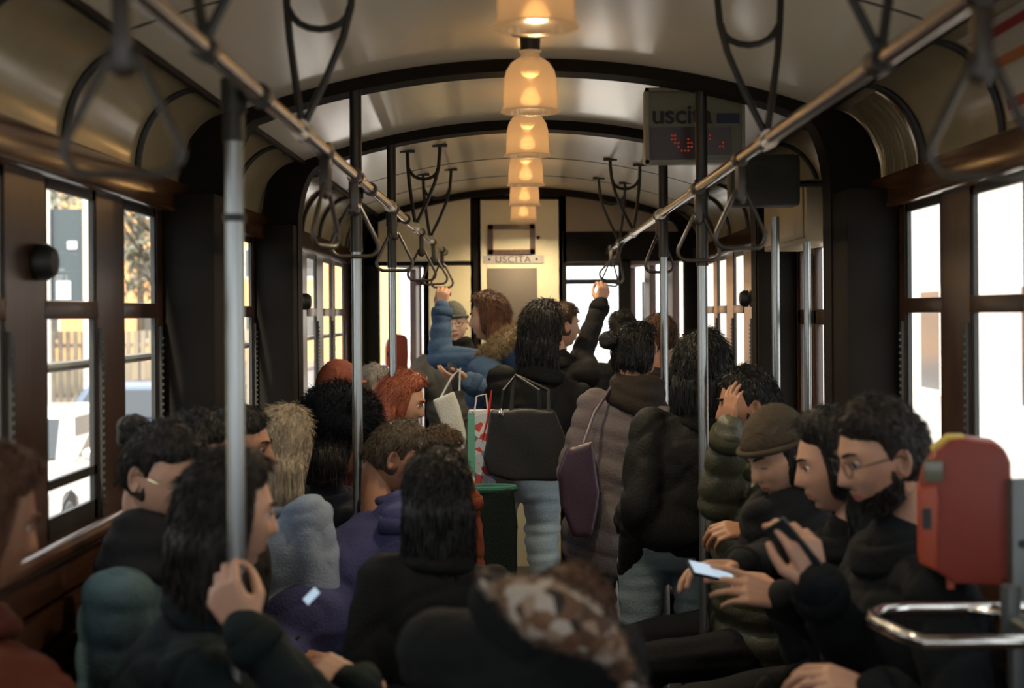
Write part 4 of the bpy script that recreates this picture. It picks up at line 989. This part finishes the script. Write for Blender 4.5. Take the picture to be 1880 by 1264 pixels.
        if bun is not None:
            hb = MB(); c = Hc + H @ (np.array(bun)*s); v, f = ico(4); v = v*(1 + 0.10*wob(v, 6, 3))[:, None]*np.array([0.042, 0.036, 0.038])*s; v += v*(0.04*np.sin(v[:, 2:3]*500 + v[:, 0:1]*300)); hb.add(v + c, f)
            hb.capsule(Hc + H @ (np.array(bun)*0.7*s), c, 0.03*s, 0.03*s); child('hair_bun', hb, hm_)
    if beard:
        mk = 1/(1 + np.exp(-(-0.50 + 0.22*np.clip(1 - y*1.6, 0, 1) - z)/0.07)) * 1/(1 + np.exp(-(y + 0.05)/0.10)) + 0.7*np.exp(-((hp[:, 0]/s)/0.026)**2 - ((hp[:, 2]/s + 0.041)/0.005)**2)*(y > 0.5); lipm = np.exp(-((hp[:, 0]/s)/0.024)**2 - ((hp[:, 2]/s + 0.057)/0.010)**2)*(y > 0.5)
        mk = mk*(1 - np.clip(lipm*1.5, 0, 1)); bq = hp + d*((-0.005 + 0.011*mk)*s)[:, None] + d*(0.0015*wob(d, 60, 6)*mk)[:, None]
        bm_ = MB(); bm_.add(bq @ H.T + Hc, HEADF); sel = mk > 0.6; tv, tf = tuft(bq[sel] @ H.T + Hc, (d[sel]*0.5 + np.array([0, 0.1, -0.8])) @ H.T, 3000, 0.012, 0.0012, 23, 0.0); bm_.add(tv, tf); child('beard', bm_, hair_mat(beard))
    if hat == 'beanie':
        mask = 1/(1 + np.exp(-(z - (0.34 - 0.30*(y < 0)*np.abs(y)))/0.04)); sk = skull + d*(-0.014 + 0.030*mask)[:, None] + np.array([0, -0.012, 0.016])*(mask*np.clip(z, 0, 1))[:, None]
        sk += d*(0.0018*np.sin(np.arctan2(y, x)*60)*mask)[:, None]; hb = MB(); hb.add((sk*s) @ H.T + Hc, HEADF)
        rim = [Hc + H @ (np.array([0.087*math.cos(a), 0.104*math.sin(a), 0.042 + 0.014*math.sin(a)])*s) for a in [2*pi*q/40 for q in range(40)]]; hb.tube(rim, 0.009*s, 8, closed=True); child('beanie', hb, cloth(*hatcol))
    if hat == 'fur':
        v, f = ico(4); r = 1 + 0.06*wob(v, 7, 2); vv = v*np.array([0.125, 0.135, 0.105])*r[:, None]; vv[:, 2] = np.clip(vv[:, 2], -0.07, 1) + 0.085
        ww = (vv*s) @ H.T + Hc; hb = MB(); hb.add(ww, f); tv, tf = tuft(ww, v @ H.T, 7000, 0.030*s, 0.0022, 5, 0.15); hb.add(tv, tf); child('fur_hat', hb, cloth(hatcol[0], hatcol[1], 0.95, bump=0.0))
    if hood:      # hood lying behind the neck; hood = (name, colour, fur?)
        cm = MB(); c0 = neck - fw*0.085*s + up*0.015*s
        cm.ell(c0, (0.115*s, 0.065*s, 0.085*s), R3); v, f, n = remesh(cm, 0.012, 2); mm = MB(); mm.add(v + n*(0.005*wob(v, 30, 3))[:, None], f); child('hood', mm, cloth(jacket[0] + '_hood', tuple(x*0.9 for x in jacket[1])))
        if hood[2]:
            ring = []; fm = MB()
            for q in range(28):
                a = 2*pi*q/28; ring.append(neck + rt*0.150*s*math.cos(a) + fw*(0.105*math.sin(a) - 0.065)*s + up*(0.055 - 0.075*math.sin(a))*s)
            fm.tube(ring, 0.043*s, 12, closed=True); v, f, n = remesh(fm, 0.010, 1); mm = MB(); mm.add(v, f); tv, tf = tuft(v, n, 9000, 0.036*s, 0.0022, 4, 0.1); mm.add(tv, tf); child('fur_trim', mm, cloth(hood[0], hood[1], 0.95, bump=0))
    if glasses:
        gm = MB()
        for sd in (-1, 1):
            c = np.array([sd*0.031, 0.097, 0.008]); pts = [Hc + H @ ((c + np.array([0.023*math.cos(a), -0.004*abs(math.cos(a))*1.0, 0.017*math.sin(a)]))*s) for a in [2*pi*q/20 for q in range(20)]]; gm.tube(pts, 0.0014*s, 6, closed=True)
            gm.tube([Hc + H @ (np.array(q)*s) for q in ((sd*0.054, 0.094, 0.012), (sd*0.074, 0.06, 0.012), (sd*0.082, -0.005, 0.010), (sd*0.080, -0.02, -0.004))], 0.0015*s, 6)
        gm.tube([Hc + H @ (np.array(q)*s) for q in ((-0.009, 0.099, 0.012), (0, 0.102, 0.015), (0.009, 0.099, 0.012))], 0.0013*s, 6); child('glasses', gm, glasses)
    info = dict(root=root, neck=neck, shL=shL, shR=shR, lh=lh, rh=rh, H=H, rt=rt, fw=fw, up=up, pel=pel, chest=chest, Hc=h, B=B)
    return info
def handbag(name, label, cat, build):
    o = build(); return tag(o, label, cat)
def phone(c, u, n, label, lit=False, s=1.0, col=None):
    """flat phone: u long axis, n screen normal"""
    u = V(u).normalized(); n = V(n); n = (n - u*n.dot(u)).normalized(); t = u.cross(n); R = np.array([t[:], n[:], u[:]]).T
    e = empty('phone', c, label, 'phone')
    def bx(sx, sy, sz, off=0):
        m = MB(); m.box((-sx, -sy, -sz), (sx, sy, sz)); m.v = [tuple(R @ (np.array(p) + np.array([0, off, 0]))) for p in m.v]; return m
    q = bx(0.036*s, 0.0045*s, 0.072*s).build('case', mat('phone_case' if not col else 'phone_case2', col or (0.02, 0.025, 0.025), 0.3), None, bevel=0.003); q.parent = e
    q = bx(0.033*s, 0.0006, 0.066*s, 0.0048*s).build('screen', mat('screen_lit', (0.3, 0.4, 0.5), 0.1, emis=(0.62, 0.80, 1.0), es=0.45) if lit else mat('screen_dim', (0.02, 0.03, 0.03), 0.08, emis=(0.5, 0.6, 0.6), es=0.06), None, smooth=False); q.parent = e
    return e
# ---------------------------------------------------------------- the passengers
R_ = -pi/2; L_ = pi/2
BLK = (0.012, 0.013, 0.014)
# right bench
person('person with a dark beard and glasses on the right bench raising a phone', P(1618, 850, 3.05), L_ + 0.05, L_ + 0.16, 0.30, pose='sit', skin='light', hair='short', haircol='dark', jacket=('navy_black', (0.011, 0.014, 0.017)),
       lean=(0.16, 0.02), fat=1.18, rh=P(1494, 1086, 2.86), rhand=dict(u=(-0.30, 0.10, 0.92), n=(-0.45, 0.85, 0.2), curls=(0.55, 0.65, 0.75, 0.85), thumb=0.25, spread=0.02, side=1), rel=V(-0.1, -0.2, -1), lh=P(1602, 1285, 2.62), lhand=dict(u=(-0.8, 0.1, 0.25), n=(0, 0.4, -1), curl=0.5),
       lel=V(0.3, -0.3, -1), detail=True, beard='dark', glasses=mat('glasses_dark', (0.03, 0.028, 0.025), 0.3, 0.5), female=0.0, size=1.02)
phone(P(1450, 1012, 2.87), (-0.60, 0.10, 0.75), (0.45, 0.75, 0.5), 'dark phone held up by the bearded person in glasses', s=0.85)
person('person with long black hair, face half hidden beside the bearded person', P(1530, 862, 3.50), L_ + 0.05, L_ - 0.05, 0.25, pose='sit', skin='light', hair='long', haircol='black', jacket=('black_coat', BLK), lean=(0.08, 0), female=1.0, hairlen=0.32)
person('person in a slouchy brown beanie looking down at a lit phone', P(1428, 845, 3.92), L_ + 0.2, L_ + 0.42, 0.42, pose='sit', skin='light', hair='bob', hairlen=0.10, haircol='dark', jacket=('charcoal_coat', (0.016, 0.018, 0.019)), lean=(0.18, 0.02), female=0.8, hat='beanie', hatcol=('brown_knit', (0.055, 0.042, 0.028)),
       scarf=('dark_scarf', (0.018, 0.018, 0.020)), lh=P(1432, 1108, 3.30), lhand=dict(u=(-0.95, 0.0, 0.30), n=(0.1, 0.7, -0.6), curls=(0.15, 0.3, 0.4, 0.45), thumb=0.35, spread=0.14), rh=P(1352, 1046, 3.46), rhand=dict(u=(-0.93, -0.2, 0.05), n=(0.1, -0.3, -0.9), curl=0.45, thumb=0.3), detail=True, lel=V(0.2, -0.6, -1))
phone(P(1300, 1056, 3.34), (-0.75, -0.2, 0.2), (0.1, -0.35, 0.93), 'phone with a bright screen in the hands of the beanie wearer', lit=True, s=0.8)
person('person in a shiny olive puffer jacket with a hand raised to the face', P(1372, 752, 4.55), L_ + 0.1, L_, 0.15, pose='sit', skin='warm', hair='short', haircol='black', jacket=('olive_puffer', (0.055, 0.055, 0.032)), jr=0.38, lean=(0.02, 0.12), fat=1.15, puff=0.012, rh=P(1338, 800, 4.35), rhand=dict(s=0.85, u=(0.0, 0.1, 1), n=(0.8, 0.4, 0), curl=0.25, thumb=0.2), rel=V(-0.5, -0.5, -1),
       lh=P(1385, 985, 4.1), lhand=dict(u=(-0.9, 0, 0.1), n=(0, 0.5, -1), curl=0.6))
# standing group on the right
person('tall person in a black jacket and blue jeans seen from behind at the right pole', P(1288, 685, 4.95), 0.1, -0.15, 0.05, skin='warm', hair='bob', hairlen=0.14, haircol='black', jacket=('black_leather', (0.009, 0.010, 0.011)), jr=0.7, trousers=('dull_jeans', (0.17, 0.23, 0.26)), lean=(-0.13, -0.03), fat=1.15, puff=0.0, hem=-0.01, size=1.0,
       female=0.2)
person('person with a dark hair bun wearing a mauve grey puffer coat', P(1168, 653, 5.75), -0.5, -1.0, 0.1, skin='warm', hair='bun', haircol='black', bun=(-0.02, -0.135, 0.045), jacket=('mauve_puffer', (0.10, 0.085, 0.09)), trousers=('dark', (0.015, 0.016, 0.02)), lean=(-0.10, 0), fat=1.0, puff=0.010, hem=0.14, female=1.0, size=0.97, scarf=('deep_brown', (0.03, 0.022, 0.018)))
person('brown haired person farther back between the bun and the far windows', P(1210, 626, 6.9), 0.2, 0.1, 0.05, skin='warm', hair='short', haircol='auburn', jacket=('brown_coat', (0.03, 0.022, 0.018)), size=0.95)
person('person with dark hair far down the car left of the hair bun', P(1142, 612, 8.1), 0.4, 0.3, 0.05, skin='warm', hair='short', haircol='dark', jacket=('dark_coat2', (0.02, 0.018, 0.016)), size=0.95)
# middle of the aisle
person('person with black hair, black jacket and pale jeans seen from behind', P(996, 610, 6.40), -0.1, -0.75, 0.12, skin='light', hair='bob', hairlen=0.10, haircol='black', jacket=('black_parka', BLK), trousers=('pale_jeans', (0.42, 0.50, 0.52)), lean=(-0.10, -0.02), fat=1.05, hem=-0.05, female=0.9, fold=2.2)
person('person reaching a dark sleeved arm up to the strap on the right', P(1032, 600, 7.65), -0.6, -1.15, 0.1, skin='light', hair='short', haircol='brown', jacket=('dark_parka', (0.016, 0.016, 0.017)), lean=(0, 0), fat=1.1, female=0.3,
       rh=P(1103, 562, 7.85), rhand=dict(u=(0.20, 0.05, 1), n=(-0.3, 0.9, 0), curl=0.95, thumb=0.6), elpR=P(1066, 655, 7.75), puff=0.006)
person('person in a blue puffer jacket with fur trimmed hood holding the left strap', P(897, 585, 7.40), L_ - 0.35, L_ - 0.15, 0.10, skin='light', hair='bob', hairlen=0.07, haircol='auburn', jacket=('blue_puffer', (0.055, 0.10, 0.18)), trousers=('navy', (0.02, 0.03, 0.06)), lean=(0.02, 0), fat=1.05, puff=0.012, female=0.9,
       hood=('tan_fur', (0.24, 0.18, 0.11), True), rh=P(812, 566, 7.80), rhand=dict(u=(0.02, 0.1, 1), n=(0.2, 0.9, 0), curl=0.95, thumb=0.6), elpR=P(806, 655, 7.75), lh=P(862, 702, 7.05), lhand=dict(u=(-0.95, -0.1, 0.2), n=(0.0, 0.5, 0.8), curls=(0.3, 0.35, 0.4, 0.5), thumb=0.1))
phone(P(832, 690, 7.02), (-0.2, 0.1, 1), (0.9, 0.6, 0.2), 'dark phone held out by the person in the blue puffer')
person('older person in a grey beanie and glasses facing the camera', P(834, 595, 8.70), pi - 0.15, pi + 0.02, 0.06, 0.10, skin='pale', hair='crop', haircol='grey', hat='beanie', hatcol=('grey_knit', (0.13, 0.13, 0.11)), jacket=('grey_olive_coat', (0.11, 0.10, 0.08)), trousers=('grey_trousers', (0.12, 0.12, 0.11)), scarf=('black_scarf', (0.01, 0.01, 0.011)), female=0.0, lean=(0, 0), fat=1.1, hem=0.15,
       rh=P(768, 690, 8.5), rel=V(-1, -0.5, -1), rhand=dict(u=(-0.8, -0.1, 0.2), n=(0, 0, -1), curl=0.5), glasses=mat('glasses_thin', (0.06, 0.05, 0.045), 0.3, 0.5), detail=True)
# left bench
person('person with long bright red hair on the left bench', P(735, 738, 6.05), R_ - 0.1, R_, 0.30, pose='sit', skin='light', hair='long', haircol='red', jacket=('brown_red_coat', (0.06, 0.02, 0.015)), lean=(-0.2, 0), female=1.0, hairlen=0.14)
person('person with silver grey hair behind the fur hat', P(684, 716, 6.75), R_, R_ - 0.2, 0.1, pose='sit', skin='light', hair='short', haircol='grey', jacket=('grey_coat3', (0.05, 0.05, 0.05)), lean=(-0.08, 0))
person('person in a rosy knitted cap behind the black fur hat', P(622, 716, 6.35), R_, R_, 0.1, pose='sit', skin='light', hair='short', haircol='brown', hat='beanie', hatcol=('rosy_knit', (0.30, 0.10, 0.07)), jacket=('wine_coat', (0.06, 0.015, 0.02)), lean=(-0.04, 0))
person('person in a big black fur hat and navy coat', P(614, 806, 4.85), -1.0, -1.0, 0.15, pose='sit', skin='tan', hair='bob', hairlen=0.05, haircol='dark', hat='fur', hatcol=('black_fur', (0.010, 0.012, 0.018)), jacket=('navy_coat', (0.012, 0.016, 0.030)), lean=(0.0, 0.05), fat=1.2, female=0.5, size=1.02)
person('person with straight blonde hair in a pale blue grey jacket', P(516, 822, 4.42), -0.75, -0.6, 0.2, pose='sit', skin='light', hair='long', haircol='blonde', jacket=('pale_blue_jacket', (0.17, 0.21, 0.28)), lean=(0.10, -0.15), female=1.0, hairlen=0.16, fat=1.15)
person('short haired person hunched forward in a violet blue jacket', P(724, 838, 4.55), R_ + 0.15, R_ + 0.05, 0.55, pose='sit', skin='warm', hair='short', haircol='greybrown', jacket=('violet_jacket', (0.040, 0.042, 0.115)), lean=(-0.32, -0.45), fat=1.15, size=0.98, female=0.1,
       lh=P(742, 948, 4.45), rh=P(722, 950, 4.28), lhand=dict(u=(0.8, -0.4, 0.1), n=(0, -0.5, -0.6), curl=0.5), rhand=dict(u=(0.95, 0.2, 0.1), n=(0, 0.5, -0.8), curl=0.7, thumb=0.3), lel=V(0.2, 0.3, -1), rel=V(-0.1, -0.4, -1))
person('person in a rust red sleeve holding a white tissue', P(800, 838, 5.35), R_ - 0.1, R_ - 0.4, 0.35, pose='sit', skin='warm', hair='short', haircol='brown', jacket=('rust_jacket', (0.17, 0.038, 0.018)), lean=(-0.35, 0), size=0.95,
       rh=P(858, 912, 5.05), rhand=dict(u=(-0.25, 0, 1), n=(-0.5, -0.6, 0), curl=0.6), rel=V(0.5, -0.3, -1))
person('girl with very long dark hair standing with her back to the camera', P(798, 905, 3.50), 0.05, 0.15, 0.15, skin='warm', hair='long', haircol='black', jacket=('charcoal_long_coat', (0.013, 0.014, 0.015)), lean=(-0.04, -0.02), fat=1.05, size=0.82, hem=0.25, female=1.0, hairlen=0.42)
person('person with dark hair whose profile shows right of the thick pole', P(432, 822, 3.95), R_, R_, 0.1, pose='sit', skin='warm', hair='short', haircol='dark', jacket=('dark_brown_coat', (0.02, 0.016, 0.013)), lean=(-0.08, 0))
person('dark haired person just behind the glasses wearer at left', P(350, 838, 3.66), R_ + 0.2, R_ + 0.3, 0.2, pose='sit', skin='warm', hair='short', haircol='black', jacket=('black_wool', (0.014, 0.014, 0.015)), lean=(-0.02, 0))
person('person with a hair bun and gold glasses in a teal jacket by the left window', P(295, 864, 3.24), R_ - 0.1, R_ - 0.50, 0.38, pose='sit', skin='light', hair='short', haircol='dark', bun=(-0.01, -0.125, 0.055), jacket=('teal_jacket', (0.06, 0.10, 0.11)), lean=(-0.05, 0), fat=1.1, puff=0.008, female=0.8,
       scarf=('charcoal_scarf', (0.022, 0.022, 0.022)), glasses=mat('glasses_gold', (0.85, 0.75, 0.5), 0.15, 1.0), detail=True)
person('person in the left foreground with long brown hair gripping the thick pole', P(414, 940, 2.80), R_ + 0.25, R_ + 0.42, 0.15, pose='sit', skin='light', hair='long', haircol='dark', jacket=('dark_teal_coat', (0.016, 0.026, 0.026)), lean=(-0.22, 0.05), fat=1.15, female=0.8, hairlen=0.24, detail=True, size=0.95,
       lh=P(446, 1158, 2.55), lhand=dict(u=(-0.50, 0.10, 0.85), n=(0.25, 0.95, 0.05), curls=(0.85, 0.95, 1.0, 1.05), thumb=0.75, spread=0.04, s=1.05), elpL=P(600, 1335, 2.56), rh=P(655, 1250, 2.75), rhand=dict(u=(-0.8, 0, 0.3), n=(0, 0.6, -0.8), curl=0.7), rel=V(0.1, -0.6, -1))
person('person at the left edge in a rust red patterned coat', P(-44, 950, 2.45), R_ + 0.3, R_ + 0.6, 0.3, pose='sit', skin='warm', hair='long', haircol='auburn', jacket=('rust_coat', (0.10, 0.025, 0.014)), lean=(0.20, -0.12), fat=1.15, hairlen=0.16, rh=P(110, 1330, 2.35), rhand=False)
# foreground person with a patterned scarf
def draped(m, q):
    for a, b, r in ((P(905, 1105, 2.22), P(1010, 1180, 2.2), 0.055), (P(1010, 1180, 2.2), P(1110, 1225, 2.22), 0.065), (P(800, 1200, 2.3), P(1000, 1240, 2.25), 0.09)): m.capsule(a, b, r*0.8, r)
fg = person('foreground person in black with a brown and cream patterned head scarf', P(1040, 1160, 2.25), 0.25, 0.15, 0.25, skin='light', hair='short', haircol='auburn', jacket=('black_wool_coat', (0.013, 0.014, 0.015)), lean=(-0.14, -0.05), fat=1.35, size=0.80, female=0.8, extra=draped)
sm = MB(); pts = [P(884, 1066, 2.12), P(930, 1092, 2.10), P(1000, 1128, 2.06), P(1070, 1162, 2.06), P(1118, 1200, 2.10), P(1158, 1262, 2.12)]
sm.chain(pts, [0.016, 0.032, 0.045, 0.034, 0.022, 0.018], n=14)
v, f, n = remesh(sm, 0.008, 3); v = v + n*(0.006*wob(v, 35, 3))[:, None]
sm = MB(); sm.add(v, f); tv, tf = tuft(v, n, 5000, 0.007, 0.0015, 8, 0.1); sm.add(tv, tf)
M_SCARF = checker_mat('patterned_scarf', [(0.16, 0.08, 0.04), (0.09, 0.045, 0.025), (0.32, 0.22, 0.15), (0.03, 0.02, 0.015), (0.20, 0.11, 0.06)], (0.50, 0.43, 0.36), 42)
q = sm.build('scarf', M_SCARF, None, loc=wloc(fg['root']), angle=180); q.parent = fg['root']; q.location = (0, 0, 0); q['label'] = 'brown and cream patterned scarf'

# ---------------------------------------------------------------- bags and things held
def shell(prof, depth, mt, nm, parent, c, yaw=0.0, puffy=0.03, seed=1, sub=0.009):
    """soft bag body: outline in (x, z) inflated to a depth"""
    m = MB(); pl = [(p[0], p[1]) for p in prof]; m.prism(pl, -depth/2, depth/2)
    v, f, n = remesh(m, sub, 6); v = v + n*(0.004*wob(v, 30, seed))[:, None]
    R = np.array(Matrix.Rotation(yaw, 3, 'Z')); mm = MB(); mm.add(v @ R.T, f); o = mm.build(nm, mt, None, angle=180); o.parent = parent; return R
M_LEATHER = cloth('black_bag_leather', (0.007, 0.009, 0.010), 0.5, bump=0.08)
e = empty('handbag', P(965, 822, 6.02), 'large black leather shoulder bag in front of the pale jeans', 'handbag')
shell([(-0.155, 0.155), (0.0, 0.165), (0.115, 0.155), (0.18, 0.0), (0.175, -0.09), (0.13, -0.135), (-0.08, -0.135), (-0.165, -0.11), (-0.19, -0.04)], 0.11, M_LEATHER, 'body', e, None)
for x0, x1 in ((-0.11, 0.05), (-0.07, 0.09)):
    m = MB(); top = P(945, 690, 6.1) - wloc(e); m.tube([(x0, 0.03 if x0 < -0.1 else -0.05, 0.14), (x0 + 0.01, 0.02, 0.24), tuple(top + V(0, 0.02, 0)), (x1, 0.02, 0.24), (x1, 0.03 if x0 < -0.1 else -0.05, 0.14)], 0.008, 8); m.build('strap', M_LEATHER, None).parent = e
m = MB(); m.ell((-0.11, -0.055, 0.15), (0.012, 0.008, 0.02)); m.build('buckle', M_CHROME, None).parent = e
e = empty('handbag', P(824, 765, 6.95), 'white handbag hanging beside the grey coat', 'handbag')
shell([(-0.085, 0.085), (0.02, 0.13), (0.05, 0.05), (0.075, -0.09), (0.065, -0.16), (0.0, -0.14), (-0.055, 0.0)], 0.06, cloth('white_leather', (0.62, 0.66, 0.65), 0.5), 'body', e, None)
m = MB(); m.tube([(-0.05, 0, 0.09), (0.01, 0, 0.20), (0.05, 0, 0.24), (0.045, 0, 0.13)], 0.005, 8); m.build('strap', cloth('white_leather', (0.62, 0.66, 0.65), 0.5), None).parent = e
e = empty('gift_bag', P(881, 820, 6.15), 'tall paper bag with green side and red and white print', 'bag')
m = MB(); m.box((-0.055, -0.05, -0.17), (0.06, 0.05, 0.16)); m.build('body', checker_mat('bag_print', [(0.55, 0.58, 0.62), (0.42, 0.48, 0.55), (0.45, 0.06, 0.06)], (0.12, 0.16, 0.32), 30), None, bevel=0.003).parent = e
m = MB(); m.box((-0.058, -0.053, -0.171), (-0.028, 0.053, 0.15)); m.build('side_panel', mat('bag_green', (0.12, 0.36, 0.28), 0.5), None, smooth=False).parent = e
m = MB(); m.tube([(-0.03, -0.03, 0.15), (-0.02, -0.03, 0.22), (0.02, -0.03, 0.23), (0.03, -0.03, 0.15)], 0.004, 6); m.build('handle', mat('bag_cord', (0.6, 0.6, 0.58), 0.7), None).parent = e
m = MB(); a = P(893, 768, 6.1); b = P(884, 800, 6.08); c_ = P(901, 716, 6.12)
m.tube([c_, (c_ + a)/2 + V(0.0, -0.01, 0), a, b], [0.008, 0.018, 0.014, 0.006], 10, flat=0.35); tag(m.build('red_ribbon', cloth('bright_red', (0.55, 0.03, 0.02), 0.6), loc=tuple(a)), 'bright red ribbon end hanging above the printed paper bag', 'ribbon')
e = empty('tote_bag', P(894, 985, 5.75), 'dark tote bag with a deep green rim left of the pale jeans', 'bag')
shell([(-0.10, 0.20), (0.09, 0.20), (0.115, 0.05), (0.10, -0.19), (0.02, -0.25), (-0.09, -0.25), (-0.115, 0.0)], 0.12, cloth('dark_green_canvas', (0.012, 0.022, 0.020)), 'body', e, None)
m = MB(); m.tube([(0.10*math.cos(t*pi/12), 0.055*math.sin(t*pi/12), 0.195) for t in range(24)], 0.014, 8, closed=True); m.build('rim', cloth('teal_rim', (0.03, 0.12, 0.09)), None).parent = e
e = empty('shoulder_bag', P(1056, 905, 5.55), 'shiny dark purple bag right of the pale jeans', 'bag')
shell([(-0.04, 0.17), (0.06, 0.20), (0.085, 0.0), (0.05, -0.17), (-0.02, -0.17), (-0.07, -0.05), (-0.075, 0.08)], 0.10, cloth('purple_nylon', (0.035, 0.016, 0.032), 0.4, bump=0.08), 'body', e, None)
m = MB(); m.tube([(0.02, 0.0, 0.18), tuple(P(1088, 760, 5.62) - wloc(e)), tuple(P(1120, 715, 5.7) - wloc(e))], 0.008, 8); m.build('strap', cloth('purple_nylon', (0.035, 0.016, 0.032), 0.4, bump=0.08), None).parent = e
c = P(850, 886, 5.04); m = MB(); m.ell((0, 0, 0), (0.030, 0.025, 0.045), sub=4); vv = np.array(m.v); m.v = [tuple(q) for q in vv*(1 + 0.22*wob(vv, 90, 4))[:, None] + np.array(c)]
tag(m.build('tissue', mat('white_tissue', (0.75, 0.66, 0.55), 0.9), loc=tuple(c), angle=180), 'crumpled white tissue in the hand with the rust red sleeve', 'tissue')
phone(P(565, 1090, 2.9), (0.5, 0.1, 0.5), (0.2, -0.5, 0.6), 'small bright phone held low left of the violet jacket', lit=True, s=0.26)
